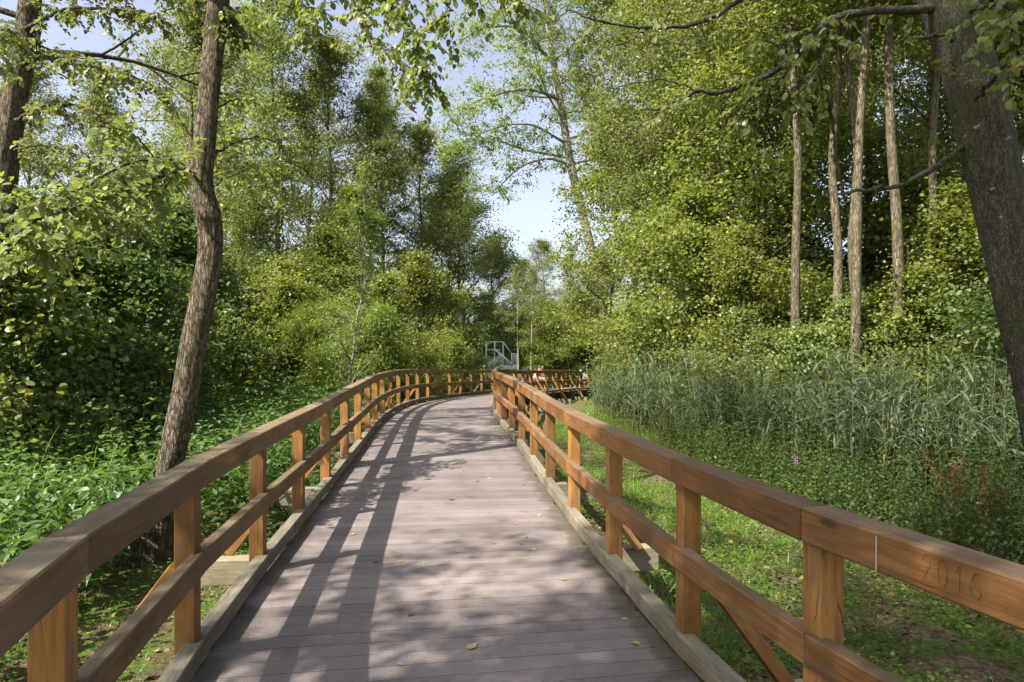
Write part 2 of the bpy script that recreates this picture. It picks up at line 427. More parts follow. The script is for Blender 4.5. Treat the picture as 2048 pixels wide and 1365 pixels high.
def plain(name, col, rough=.5, metal=0.0, noise=.15, nscale=30):
    m, nt, out = newmat(name)
    tc = N(nt, 'ShaderNodeTexCoord'); n = N(nt, 'ShaderNodeTexNoise'); n.inputs['Scale'].default_value = nscale; n.inputs['Detail'].default_value = 4
    nt.links.new(tc.outputs['Object'], n.inputs[0])
    c = mixc(nt, 1, col, ramp(nt, [(.3, g(1 - noise)), (.7, g(1 + noise))], n.outputs[0]).outputs[0], 'MULTIPLY')
    p = N(nt, 'ShaderNodeBsdfPrincipled'); p.inputs['Roughness'].default_value = rough; p.inputs['Metallic'].default_value = metal
    nt.links.new(c, p.inputs['Base Color']); nt.links.new(p.outputs[0], out.inputs[0])
    return m

def ground_mat():
    m, nt, out = newmat('forest_floor')
    geo = N(nt, 'ShaderNodeNewGeometry')
    def no(sc, d=5, r=.6):
        n = N(nt, 'ShaderNodeTexNoise'); n.inputs['Scale'].default_value = sc; n.inputs['Detail'].default_value = d; n.inputs['Roughness'].default_value = r
        nt.links.new(geo.outputs['Position'], n.inputs[0]); return n.outputs[0]
    a = ramp(nt, [(.3, (.055, .036, .022)), (.5, (.11, .078, .048)), (.7, (.20, .15, .10))], no(22, 8))
    b = ramp(nt, [(.35, (.045, .075, .015)), (.6, (.10, .15, .03))], no(35, 6))
    k = ramp(nt, [(.44, g(0)), (.56, g(1))], no(1.6, 6))
    col = mixc(nt, k.outputs[0], a.outputs[0], b.outputs[0])
    p = N(nt, 'ShaderNodeBsdfPrincipled'); p.inputs['Roughness'].default_value = .95; p.inputs['Specular IOR Level'].default_value = .1
    nt.links.new(col, p.inputs['Base Color'])
    bm_ = N(nt, 'ShaderNodeBump'); bm_.inputs['Strength'].default_value = 1; bm_.inputs['Distance'].default_value = .04
    nt.links.new(no(18, 8, .7), bm_.inputs['Height']); nt.links.new(bm_.outputs[0], p.inputs['Normal'])
    nt.links.new(p.outputs[0], out.inputs[0]); return m
M['ground'] = ground_mat()
M['galv'] = plain('galvanised_steel', (.78, .81, .84), .5, 0)
M['bin'] = plain('grey_bin', (.30, .31, .33), .5, .3)
M['green_paint'] = plain('green_paint', (.035, .10, .055), .6)
M['rubber'] = plain('black_rubber', (.02, .02, .022), .7)
M['steel'] = plain('steel', (.45, .45, .46), .35, .8)
M['skin'] = plain('skin', (.62, .33, .25), .5, 0, .06)
M['hair'] = plain('dark_hair', (.025, .02, .018), .6)
M['white_cloth'] = plain('white_cloth', (.70, .70, .68), .9, 0, .1)
M['mint_cloth'] = plain('mint_cloth', (.45, .66, .52), .9, 0, .1)
M['pink_cloth'] = plain('pink_cloth', (.60, .28, .28), .9, 0, .1)
M['dark_cloth'] = plain('dark_cloth', (.035, .038, .055), .9, 0, .1)
M['chalk'] = plain('chalk_white', (.45, .40, .33), .9, 0, .3, 200)
M['purple'] = plain('purple_petal', (.35, .10, .42), .6)
M['bike_paint'] = plain('bike_paint', (.10, .12, .16), .35, .2)

# ------------------------------------------------------------------ ground
def gz(x, y):
    x = np.asarray(x, float); y = np.asarray(y, float)
    return (-.78 + .05 * np.sin(x * .9 + 1.3) * np.cos(y * .7) + .025 * np.sin(x * 2.3 + y * 1.9) + .012 * np.sin(x * 6.1 - y * 4.7)
            + .10 * np.clip((np.abs(x + 1) - 6) / 6, 0, 1))
def grid(x0, x1, y0, y1, st):
    xs = np.arange(x0, x1 + 1e-6, st); ys = np.arange(y0, y1 + 1e-6, st)
    return xs, ys
xs = np.concatenate([[-900, -400, -200, -100, -60], np.arange(-40, -12, 2), np.arange(-12, 14, .25), np.arange(14, 42, 2), [60, 100, 200, 400, 900]])
ys = np.concatenate([[-300, -100, -50, -25], np.arange(-14, 0, 1), np.arange(0, 34, .25), np.arange(34, 60, 1.5), [60, 75, 100, 150, 300, 600, 1200]])
GX, GY = np.meshgrid(xs, ys)
GV = np.stack([GX, GY, gz(GX, GY)], -1).reshape(-1, 3)
nx_, ny_ = len(xs), len(ys)
ii = np.arange(nx_ * ny_).reshape(ny_, nx_)
GF = np.stack([ii[:-1, :-1], ii[:-1, 1:], ii[1:, 1:], ii[1:, :-1]], -1).reshape(-1, 4)
tag(link('ground', mkmesh('ground', GV, [GF], M['ground'], smooth=True)), kind='structure',
    label='forest floor of brown litter and green patches')

# ------------------------------------------------------------------ boardwalk path (centre line, heading, height)
KN = np.array([0, 3, 6, 9, 12, 15, 18, 21, 24, 27, 30, 33, 37, 42, 46.]) - .5
TH = np.array([-.327, -.128, -.098, -.095, -.117, -.072, .007, .09, .176, .229, .294, .381, .442, .502, .562])
ZZ = np.array([0, .018, .026, .098, .146, .126, .104, .03, -.076, -.167, -.227, -.306, -.398, -.492, -.586])
W = 2.39; ZR = 1.034
S_ = np.arange(-1, 46, .25)
th_ = np.interp(S_, KN, TH); z_ = np.interp(S_, KN, ZZ)
kk = np.ones(9) / 9
th_ = np.convolve(np.pad(th_, 4, 'edge'), kk, 'valid'); z_ = np.convolve(np.pad(z_, 4, 'edge'), kk, 'valid')
x_ = .481 + np.cumsum(np.sin(th_) * .25); y_ = .2 + np.cumsum(np.cos(th_) * .25)
# extend backwards behind the camera
nb = 16
xb = x_[0] - np.sin(th_[0]) * .25 * np.arange(nb, 0, -1); yb = y_[0] - np.cos(th_[0]) * .25 * np.arange(nb, 0, -1)
S_ = np.concatenate([S_[0] - .25 * np.arange(nb, 0, -1), S_]); x_ = np.concatenate([xb, x_]); y_ = np.concatenate([yb, y_])
z_ = np.concatenate([np.full(nb, z_[0]), z_]); th_ = np.concatenate([np.full(nb, th_[0]), th_])
def path(s, off=0, dz=0):
    x = np.interp(s, S_, x_); y = np.interp(s, S_, y_); z = np.interp(s, S_, z_); t = np.interp(s, S_, th_)
    return np.array([x + np.cos(t) * off, y - np.sin(t) * off, z + dz])
def head(s): return float(np.interp(s, S_, th_))

def box_mesh(name, L, Wd, Ht, mat, bev=.005):
    """beam with its length on local X, centred"""
    bm = bmesh.new()
    bmesh.ops.create_cube(bm, size=1)
    for v in bm.verts: v.co = Vector((v.co.x * L, v.co.y * Wd, v.co.z * Ht))
    if bev: bmesh.ops.bevel(bm, geom=bm.edges[:], offset=bev, segments=1, affect='EDGES')
    me = bpy.data.meshes.new(name); bm.to_mesh(me); bm.free(); me.materials.append(mat)
    return me
def frame_AB(A, B, up=(0, 0, 1)):
    A = Vector(A); B = Vector(B); x = (B - A).normalized(); up = Vector(up)
    y = up.cross(x).normalized(); z = x.cross(y)
    m = Matrix((x, y, z)).transposed().to_4x4(); m.translation = (A + B) / 2
    return m, (B - A).length
def beam(name, A, B, Wd, Ht, mat, parent, up=(0, 0, 1), bev=.005, gap=0.0):
    m, L = frame_AB(A, B, up)
    o = link(name, box_mesh(name, L - gap, Wd, Ht, mat, bev))
    o.matrix_world = m
    if parent is not None: o.parent = parent
    return o

S_END = 43.0
board = thing('boardwalk', 'long curving boardwalk of grooved grey brown composite boards on timber bearers', 'boardwalk')
# deck: planks as one mesh with 6 mm joints
PL = .145; nP = int((S_END + 3.5) / PL)
V = []; Fq = []; UV = []; TI = []; ED = []
rg = np.random.default_rng(5)
half = W / 2 + .022
cols = [-half, -half + .22, half - .22, half]; edv = [0, .4, .4, 0]
for i in range(nP):
    s0 = -3.5 + i * PL; s1 = s0 + PL - .0055
    t = rg.random(); dzp = rg.normal(0, .0007); a = len(V)
    for s in (s0, s1):
        for q in (0, 1):                      # top, bottom ring
            for e, ev in zip(cols, edv):
                V.append(path(s, e, dzp - q * .026)); UV.append(((e + half) + t * 17, (s > s0) * 1.0 + i)); TI.append(t); ED.append(ev)
    for c in range(3):
        Fq += [[a + c, a + c + 1, a + c + 9, a + c + 8], [a + 4 + c, a + 12 + c, a + 13 + c, a + 5 + c],
               [a + c, a + 4 + c, a + 5 + c, a + c + 1], [a + 8 + c, a + 9 + c, a + 13 + c, a + 12 + c]]
    Fq += [[a, a + 8, a + 12, a + 4], [a + 3, a + 7, a + 15, a + 11]]
link('deck', mkmesh('deck', V, [np.array(Fq)], M['deck'], {'tint': TI, 'edge': ED}, uv=UV), board)
# joists and bearers
for off in (-.95, 0, .95):
    Pj = [path(s, off, -.15) for s in np.arange(-3.5, S_END, 1.45)]
    for a, b in zip(Pj[:-1], Pj[1:]):
        beam('joist', a, b, .09, .235, M['under'], board, bev=0)
ST0, SP = 2.15, 1.45
def side_st(first):
    out = {}
    for k in range(-3, 29):
        if k < -1: out[k] = first[0] - 1.42 * (-1 - k)
        elif k <= 2: out[k] = first[k + 1]
        else: out[k] = first[3] + SP * (k - 2)
    return out
STL = side_st([.99, 2.30, 3.72, 5.13]); STR = side_st([.82, 2.02, 3.46, 4.92])
stations = [(STL[k] + STR[k]) / 2 for k in range(-3, 28)]
OFFP = W / 2 + .03 + .05          # post centre offset from the path centre
bk = 0
for k, s in zip(range(-3, 28), stations):
    if k % 2 == 0:
        ext = .90
        beam('bearer', path(s, -(W / 2 + ext), -.39), path(s, W / 2 + ext, -.39), .16, .22, M['bearer'], board)
        for e in (-.8, .8):
            p = path(s, e, -.52); q = p.copy(); q[2] = float(gz(p[0], p[1])) - .4
            if p[2] > q[2]: beam('pile', p, q, .16, .16, M['under'], board, up=(0, 1, 0), bev=0)

# the two railings
def railing(side, label, mtop):
    sg = -1 if side == 'L' else 1
    root = thing('railing', label, 'railing', loc=tuple(path(ST0, sg * OFFP, 0)))
    bpy.context.view_layer.update()
    inv = root.matrix_world.inverted()
    def put(o):
        o.matrix_parent_inverse = inv; return o
    rnd = random.Random(3 if side == 'L' else 8)
    ST = STL if side == 'L' else STR
    for k in range(-3, 28):
        s = ST[k]
        h = head(s)
        base = path(s, sg * OFFP, 0); bot = base.copy(); bot[2] -= .50; top = base.copy(); top[2] += ZR - .125
        # post: X axis up
        o = beam('post', bot, top, .10, .10, M['post'], root, up=(math.cos(h), -math.sin(h), 0), bev=.004)
        put(o)
        if k % 2 == 0:
            A = path(s, sg * (OFFP + .045), .50); B = path(s, sg * (W / 2 + .70), -.275)
            put(beam('brace', A, B, .09, .075, M['post'], root, up=(math.cos(h), -math.sin(h), .3), bev=.004))
        if k < 27:
            s2 = ST[k + 1]
            j = lambda: rnd.uniform(-.003, .003)
            mt = mtop
            o = put(beam('top_rail', path(s, sg * (W / 2 + .045), ZR - .0625), path(s2, sg * (W / 2 + .045), ZR - .0625 + j()), .125, .125, mt, root, bev=.006, gap=.002))
            o['bay'] = k
            put(beam('middle_rail', path(s, sg * (W / 2 + .030), .52 + j()), path(s2, sg * (W / 2 + .030), .52 + j()), .065, .115, mt, root, bev=.005, gap=.002))
            put(beam('kerb_timber', path(s, sg * (W / 2 + .045), .082), path(s2, sg * (W / 2 + .045), .082), .09, .105, M['toe'], root, bev=.005, gap=.003))
            if True:
                put(beam('spacer', path((s + s2) * .5 - .06, sg * (W / 2 + .005), .0145), path((s + s2) * .5 + .06, sg * (W / 2 + .005), .0145), .02, .029, M['under'], root, bev=0))
    return root
railL = railing('L', 'brown timber railing on the outer side of the bend, in front of the leaning trunk', M['rail_brown'])
railR = railing('R', 'orange brown timber railing on the inner side of the bend, carved 2016 near the camera', M['rail_orange'])
bpy.context.view_layer.update()

# carved year on the inner face of the nearest right top rail, and the chalk line
def ribbon(bm, pts, wd, z0, z1):
    P = [Vector(p) for p in pts]; n = len(P); L = []; R = []
    for i in range(n):
        d0 = (P[i] - P[i - 1]).normalized() if i else (P[1] - P[0]).normalized()
        d1 = (P[i + 1] - P[i]).normalized() if i < n - 1 else d0
        t = (d0 + d1).normalized(); nn = Vector((-t.y, t.x)); k = wd / 2 / max(.5, nn.dot(Vector((-d0.y, d0.x))))
        L.append(P[i] + nn * k); R.append(P[i] - nn * k)
    lo = [[bm.verts.new((p.x, p.y, z)) for p in L] for z in (z0, z1)]
    ro = [[bm.verts.new((p.x, p.y, z)) for p in R] for z in (z0, z1)]
    for i in range(n - 1):
        bm.faces.new((lo[1][i], lo[1][i + 1], ro[1][i + 1], ro[1][i]))
        bm.faces.new((lo[0][i], ro[0][i], ro[0][i + 1], lo[0][i + 1]))
        bm.faces.new((lo[0][i], lo[0][i + 1], lo[1][i + 1], lo[1][i]))
        bm.faces.new((ro[0][i], ro[1][i], ro[1][i + 1], ro[0][i + 1]))
    bm.faces.new((lo[0][0], lo[1][0], ro[1][0], ro[0][0])); bm.faces.new((lo[0][-1], ro[0][-1], ro[1][-1], lo[1][-1]))
DIG = {'2': [(.05, .75), (.15, .95), (.35, 1), (.5, .9), (.52, .7), (.05, 0), (.58, 0)],
       '0': [(.3, 1), (.1, .85), (.04, .5), (.1, .15), (.3, 0), (.5, .15), (.56, .5), (.5, .85), (.43, .93)],
       '1': [(.1, .72), (.34, 1), (.34, 0)],
       '6': [(.5, .95), (.25, .9), (.08, .6), (.05, .25), (.15, .05), (.35, 0), (.52, .12), (.55, .32), (.42, .5), (.25, .5), (.19, .45)]}
near = [c for c in railR.children if c.name.startswith('top_rail') and c.get('bay') == -2][0]
nm = near.matrix_world
def s_at(px):
    ss = np.arange(-.6, 2, .002); v = [abs(1024 + F * path(q, W / 2 - .0175)[0] / path(q, W / 2 - .0175)[1] - px) for q in ss]
    return float(ss[int(np.argmin(v))])
sA, sB_ = s_at(1838), s_at(1952)
PITCH = (sA - sB_) / 3.75
bm = bmesh.new()
tsz = .074
for q, ch in enumerate('2016'):
    ribbon(bm, [(x * tsz * .78 + q * PITCH, y * tsz) for x, y in DIG[ch]], .0075, -.0022, .004)
cut = bpy.data.meshes.new('cut'); bmesh.ops.recalc_face_normals(bm, faces=bm.faces[:])
if bm.calc_volume(signed=True) < 0: bmesh.ops.reverse_faces(bm, faces=bm.faces[:])
bm.to_mesh(cut); bm.free()
co = bpy.data.objects.new('cut', cut); C.objects.link(co)
# inner face of the right rail is local +Y ; text must read left to right from the camera: along local -X
Lr = (nm.inverted() @ Vector(path(ST0 - SP * 2, W / 2 + .045, ZR - .0625)))
YFACE = .0625
NUMX = (nm.inverted() @ Vector(path(sA, W / 2 - .0175, ZR - .0625))).x
loc = Matrix(((-1, 0, 0, NUMX), (0, 0, 1, YFACE), (0, 1, 0, -.032), (0, 0, 0, 1)))
co.matrix_world = nm @ loc
md = near.modifiers.new('carve', 'BOOLEAN'); md.operation = 'DIFFERENCE'; md.object = co; md.solver = 'EXACT'; md.use_self = True
bpy.context.view_layer.update()
dg = bpy.context.evaluated_depsgraph_get()
nm2 = bpy.data.meshes.new_from_object(near.evaluated_get(dg))
print('CARVE', len(near.data.vertices), len(nm2.vertices)); near.modifiers.clear(); near.data = nm2
bpy.data.objects.remove(co)
sM = s_at(1753)
mk_ = beam('paint_mark', path(sM, W / 2 - .0180, ZR - .118), path(sM, W / 2 - .0180, ZR - .008), .0035, .0022, M['chalk'], railR, up=(math.cos(head(sM)), -math.sin(head(sM)), 0), bev=0)
mk_.matrix_parent_inverse = railR.matrix_world.inverted(); mk_['label'] = 'thin white chalk line across the inner face of the rail'

# ------------------------------------------------------------------ trees
def noise_dir(rng, n, s): return rng.normal(0, s, (n, 3))

def leaf_cloud(lv, centres, per, sig, size, wr, rng, T=TS, flat=.55, up=1.0, tilt=.55, tree_c=None, droop=.15):
    c = np.repeat(centres, per, 0); m = len(c)
    r = rng.normal(0, 1, (m, 3)); r = nrm(r) * np.abs(rng.normal(0, .62, (m, 1)))
    P = c + r * np.array([sig, sig, sig * flat]) * 1.5
    D = nrm(r * np.array([1, 1, .3]) + rng.normal(0, .5, (m, 3)) + np.array([0, 0, -droop]))
    Nn = nrm(np.array([0, 0, up]) + rng.normal(0, tilt, (m, 3)))
    ct = rng.random(len(centres)) * .5
    tint = np.clip(np.repeat(ct, per) + rng.random(m) * .5, 0, 1)
    ch = rng.random(len(centres))
    hue = np.clip(rng.random(m) * .93 + (np.repeat(ch, per) > .93) * .12, 0, 1)
    s = size * rng.uniform(.5, 1.4, m)
    lv.add(P, D, Nn, s, wr, T, tint, hue, rng)

def trunk_disp(rng, amp=.05, furrow=.05):
    ph = rng.random(8) * 6.28
    def f(i, th):
        z = i[:, None] * .35
        d = amp * np.sin(th * 2 + ph[0] + z * .05) + amp * .7 * np.sin(th * 3 + ph[1] - z * .08)
        d = d + furrow * np.sin(th * 9 + ph[2] + 1.2 * np.sin(z * .22 + ph[3])) * (.6 + .4 * np.sin(z * .6 + th * 2))
        d = d + furrow * .6 * np.sin(th * 15 + ph[4] + 1.6 * np.sin(z * .35 + ph[5]))
        return d
    return f

def grow(tb, lv, rng, origin, d0, L, r0, spec, depth=0):
    """one limb with side branches and leaf clusters. returns cluster centres"""
    n = 6
    d = nrm(d0); P = [origin]; cur = np.array(origin, float)
    for i in range(n):
        d = nrm(d + rng.normal(0, spec['wig'], 3) + np.array([0, 0, spec['trop']]))
        cur = cur + d * L / n; P.append(cur.copy())
    P = np.array(P)
    tb.add(P, np.linspace(r0, r0 * .25 + .002, n + 1), 5 if depth == 0 else 3)
    cen = []
    if depth < spec['depth']:
        ns = spec['nsub'][depth]
        for q in range(ns):
            t = .22 + .75 * (q + rng.random()) / ns
            i = min(int(t * n), n - 1); f = t * n - i
            o = P[i] * (1 - f) + P[i + 1] * f
            axis = nrm(P[i + 1] - P[i]); side = nrm(np.cross(axis, nrm(rng.normal(0, 1, 3) + np.array([0, 0, 1.5 if q % 2 else -1.5]))))
            dd = nrm(axis * .75 + side * .9 * (1 if rng.random() > .5 else -1))
            cen += grow(tb, lv, rng, o, dd, L * spec['sublen'] * (1.15 - .6 * t), r0 * .45, spec, depth + 1)
        cen += [P[-1], P[-2]]
    else:
        for t in np.linspace(.3, 1, spec['ncl']):
            x = t * n; i = min(int(x), n - 1); f = x - i
            cen.append(P[i] * (1 - f) + P[i + 1] * f + rng.normal(0, .05, 3))
    return cen

def make_tree(name, seed, H, r0, lo, prof, nl, mat_b, mat_l, leaf, wr=.75, per=26, sig=.28, el=(60, 5), bend=.25,
              T=TS, sides=10, spec=None, trunk=None, stems=1, thin=1.0, droop=.15, tilt=.55):
    """returns trunk mesh, crown mesh; tree stands at the origin"""
    rng = np.random.default_rng(seed)
    sp = dict(wig=.10, trop=.03, depth=1, nsub=[6, 3], sublen=.5, ncl=3)
    if spec: sp.update(spec)
    tb = Tubes(); lv = Leaves(); cen = []
    for st in range(stems):
        if trunk is None:
            nt_ = 9; zz = np.linspace(0, 1, nt_)
            b = rng.normal(0, bend, (nt_, 2)).cumsum(0) * np.sqrt(zz)[:, None] * .5
            lean = rng.normal(0, .35, 2) * (stems > 1)
            pts = np.column_stack([b[:, 0] + lean[0] * zz * H * .5, b[:, 1] + lean[1] * zz * H * .5, zz * H * (1 - .15 * (st > 0))])
            pts[:, :2] -= pts[0, :2]
            tp = spline(pts, 40); hz = np.linspace(0, 1, 40)
            rad = r0 * (1 - .88 * hz) * (1 + .5 * np.exp(-hz * H / .35)) + .008
            if stems > 1: rad *= .7
        else: tp, rad = trunk; hz = np.linspace(0, 1, len(tp))
        tp0 = tp.copy(); tp0[0, 2] -= .3
        tb.add(tp0, rad, sides, disp=trunk_disp(rng, .05, .03 if sides > 8 else 0))
        ztop = tp[-1, 2]
        for q in range(nl):
            t = (q + rng.random()) / nl
            h = lo + (1 - lo) * t
            z = h * ztop; i = int(np.clip(np.searchsorted(tp[:, 2], z), 1, len(tp) - 1))
            o = tp[i]
            az = q * 2.399 + rng.normal(0, .4)
            e = math.radians(el[1] + (el[0] - el[1]) * t + rng.normal(0, 10))
            d = np.array([math.cos(az) * math.cos(e), math.sin(az) * math.cos(e), math.sin(e)])
            L = prof(t) * rng.uniform(.75, 1.15)
            cen += grow(tb, lv, rng, o, d, L, max(.012, rad[i] * .42), sp)
        cen.append(tp[-1])
    cen = np.array(cen)
    if thin < 1: cen = cen[rng.random(len(cen)) < thin]
    leaf_cloud(lv, cen, per, sig, leaf, wr, rng, T, tilt=tilt, droop=droop)
    return tb.mesh(name + '_trunk', mat_b), lv.mesh(name + '_crown', mat_l), len(cen) * per

P_ = {}
def proto(key, *a, **k):
    t, c, n = make_tree(key, *a, **k); P_[key] = (t, c); print('proto', key, 'leaves', n)
oval = lambda R, a=.35: (lambda t: R * (max(.12, math.sin(math.pi * min(1, (t * .9 + a * .3))) ** .8)))
cone = lambda R: (lambda t: R * (1.02 - .85 * t))
proto('alder1', 11, 19, .16, .14, oval(3.9, .5), 36, M['bark_forest'], M['alder'], .102, per=50, sig=.62, spec=dict(nsub=[7, 3], ncl=3, wig=.14))
proto('alder2', 12, 17, .14, .18, oval(3.6, .3), 36, M['bark_forest'], M['alder'], .102, per=50, sig=.60, spec=dict(nsub=[7, 3], ncl=3, wig=.14))
proto('alder3', 13, 18, .16, .10, oval(4.2, .6), 36, M['bark_forest'], M['alder_dark'], .105, per=52, sig=.62, spec=dict(nsub=[7, 3], ncl=3, wig=.14))
proto('tall1', 21, 19, .12, .50, oval(4.2), 26, M['bark_forest'], M['alder'], .10, per=52, sig=.62, spec=dict(nsub=[7, 3], ncl=3), bend=.35)
proto('tall2', 22, 18, .110, .50, oval(3.8), 24, M['bark_forest'], M['maple'], .105, per=48, sig=.62, spec=dict(nsub=[7, 3], ncl=3), bend=.45)
proto('open', 25, 15, .13, .32, oval(4.0, .5), 24, M['bark_forest'], M['alder'], .12, per=17, sig=.42, T=TR, spec=dict(nsub=[6, 3], ncl=3), bend=.35)
proto('tmaple', 23, 15, .12, .14, oval(4.0, .6), 36, M['bark_forest'], M['maple'], .11, wr=.9, per=44, sig=.66, T=TR, spec=dict(nsub=[7, 3], ncl=3, wig=.16), bend=.4)
proto('ash2', 32, 22, .24, .46, oval(6.2), 28, M['bark_pale'], M['ash'], .17, wr=.42, per=80, sig=.50, el=(62, 15), spec=dict(nsub=[7, 3], ncl=3, trop=.05), thin=.9, tilt=.8, bend=.4)
proto('round1', 24, 12, .14, .10, oval(4.0, .7), 36, M['bark_forest'], M['alder_dark'], .105, wr=.85, per=58, sig=.64, spec=dict(nsub=[7, 3], ncl=3, wig=.14), bend=.4)
proto('ash1', 31, 22, .24, .40, oval(6.0), 30, M['bark_pale'], M['ash'], .17, wr=.42, per=80, sig=.50, el=(62, 15), spec=dict(nsub=[7, 3], ncl=3, trop=.05), thin=1.0, tilt=.8, bend=.4)
proto('maple1', 41, 8, .08, .04, oval(3.5, .8), 28, M['bark_forest'], M['maple'], .108, wr=.95, per=34, sig=.58, T=TR, el=(55, -5), spec=dict(nsub=[7, 3], ncl=3, wig=.18))
proto('maple2', 42, 6.5, .06, .03, oval(3.1, .9), 20, M['bark_forest'], M['maple'], .105, wr=.95, per=36, sig=.54, T=TR, el=(50, -5), stems=2, spec=dict(nsub=[6, 2], ncl=3, wig=.18))
proto('hazel1', 51, 6, .05, .04, oval(3.0, .9), 20, M['bark_forest'], M['hazel'], .105, wr=.85, per=38, sig=.52, T=TR, el=(55, 0), stems=2, spec=dict(nsub=[5, 3], ncl=3, wig=.18))
proto('hazel2', 52, 4.6, .045, .03, oval(2.5, 1.0), 16, M['bark_forest'], M['alder'], .10, wr=.85, per=36, sig=.48, T=TR, el=(55, 0), stems=2, spec=dict(nsub=[5, 3], ncl=3, wig=.18))
proto('willow1', 61, 5.2, .04, .05, oval(2.4, .9), 18, M['bark_forest'], M['willow'], .16, wr=.22, per=52, sig=.44, el=(75, 25), stems=3, spec=dict(nsub=[5, 2], ncl=4, trop=.08), tilt=.9, droop=.3)
proto('birch1', 71, 15, .13, .35, oval(2.4), 20, M['bark_pale'], M['ash'], .12, per=30, sig=.42, spec=dict(nsub=[5, 3], ncl=3), thin=.8)
proto('sapling', 81, 6.6, .035, .15, cone(1.3), 30, M['bark_pale'], M['ash'], .115, wr=.32, per=30, sig=.20, el=(70, 35), spec=dict(nsub=[4, 2], ncl=3, depth=0), tilt=.7)

LEAFN = {'alder': 'tree'}
def place(key, px, d, label, sc=1.0, name='tree', cat='tree', group=None, rz=None, zs=None, dz=0):
    x = (px - 1024) / F * d
    z = float(gz(x, d))
    r = random.Random(int(px * 7 + d * 13))
    root = thing(name, label, cat, (x, d, z - .02 + dz), r.uniform(0, 6.28) if rz is None else rz, group)
    root.scale = (sc, sc, zs or sc)
    t, c = P_[key]
    link('trunk' if cat == 'tree' else 'stem', t, root); link('crown' if cat == 'tree' else 'foliage', c, root)
    return root
GA = 'alders behind the outer railing'; GB = 'bushes behind the outer railing'; GC = 'forest trees above the reeds'
GD = 'bushes behind the reeds'; GE = 'trees far off in the gap'; GF_ = 'shrubs in the shade on the left'
T = 'tree'
place('alder1', 560, 37, 'tall alder with a straight dark trunk rising just right of the leaning trunk', 1.2, group=GA)
place('alder2', 655, 40, 'tall narrow alder behind the feathery sapling', 1.2, group=GA)
place('alder1', 735, 42, 'tall alder with blue sky showing through its upper crown, right of the feathery sapling', 1.02, group=GA)
place('alder2', 838, 45, 'slim alder with thin dark trunk left of the sky gap', 1.0, group=GA)
place('round1', 930, 54, 'dense dark tree at the left edge of the sky gap', 1.35, group=GA)
place('round1', 985, 60, 'broad dark tree hanging over the white metal stairs', 1.0, group=GA)
place('alder2', 475, 41, 'alder seen close beside the leaning trunk, half hidden by it', 1.3, group=GA)
place('alder3', 350, 29, 'tall dark alder directly left of the leaning trunk', 1.0, group=GA)
place('alder3', 190, 24, 'dark alder behind the big leafy branch on the left', .66, group=GA)
place('alder1', 40, 24, 'alder behind the thick far left trunk', .66, group=GA)
place('alder3', -120, 15, 'dark alder whose branches enter at the left edge of the picture', .5, group=GA)
S = 'shrub'
place('maple1', 850, 34, 'large yellow green maple bush with rounded top, left of the sky gap', .86, S, 'bush', GB)
place('maple2', 765, 27, 'bright yellow green bush just above the bend of the outer railing', .80, S, 'bush', GB)
place('willow1', 650, 24, 'wispy narrow leaved willow bush behind the middle of the outer railing', .85, S, 'bush', GB)
place('hazel1', 590, 27, 'tall rounded green bush under the straight dark alder trunk', .98, S, 'bush', GB)
place('maple2', 520, 25, 'light green bush right of the leaning trunk', .86, S, 'bush', GB)
place('hazel2', 455, 24, 'small green bush touching the right side of the leaning trunk', .85, S, 'bush', GB)
place('hazel1', 885, 42, 'dark green bush behind the far outer railing, beside the metal stairs', .95, S, 'bush', GB)
place('willow1', 735, 23, 'low wispy willow bush near the kink of the outer railing', .7, S, 'bush', GB)
place('maple1', 640, 31, 'tall light green bush behind the wispy willow', .95, S, 'bush', GB)
place('tmaple', 480, 35, 'light green tree just right of the leaning trunk', .72, group=GA)
place('tmaple', 720, 36, 'light green tree behind the feathery sapling', .72, group=GA)
place('alder2', 900, 52, 'slender alder left of the sky gap, farthest of its row', 1.05, group=GA)
place('alder1', 610, 47, 'tall alder filling the space right of the straight dark one', 1.1, group=GA)
place('alder3', 780, 50, 'tall alder far behind the outer railing', 1.2, group=GA)
place('alder1', 400, 45, 'tall alder hidden behind the top of the leaning trunk', 1.05, group=GA)
place('maple2', 880, 31, 'low bright bush close behind the far outer railing', .5, S, 'bush', GB)
place('hazel2', 925, 40, 'small dark bush just left of where the two railings meet', .75, S, 'bush', GB)
place('sapling', 690, 16, 'young feathery ash sapling with bright green leaves standing alone', .98, 'young_tree', 'tree')
place('hazel1', 70, 13, 'dark maple leaved shrub under the thick far left trunk', .85, S, 'bush', GF_)
place('hazel1', 205, 15, 'dark shrub below the big leafy branch', .95, S, 'bush', GF_)
place('hazel1', 315, 19, 'dark shrub directly left of the leaning trunk', 1.05, S, 'bush', GF_)
place('hazel2', 130, 18, 'taller dark shrub between the far left trunk and the leaning trunk', 1.25, S, 'bush', GF_)
place('hazel2', -80, 11, 'dark shrub cut by the left edge of the picture', .95, S, 'bush', GF_)
place('hazel1', 400, 25, 'dark shrub showing on both sides of the leaning trunk', .95, S, 'bush', GF_)

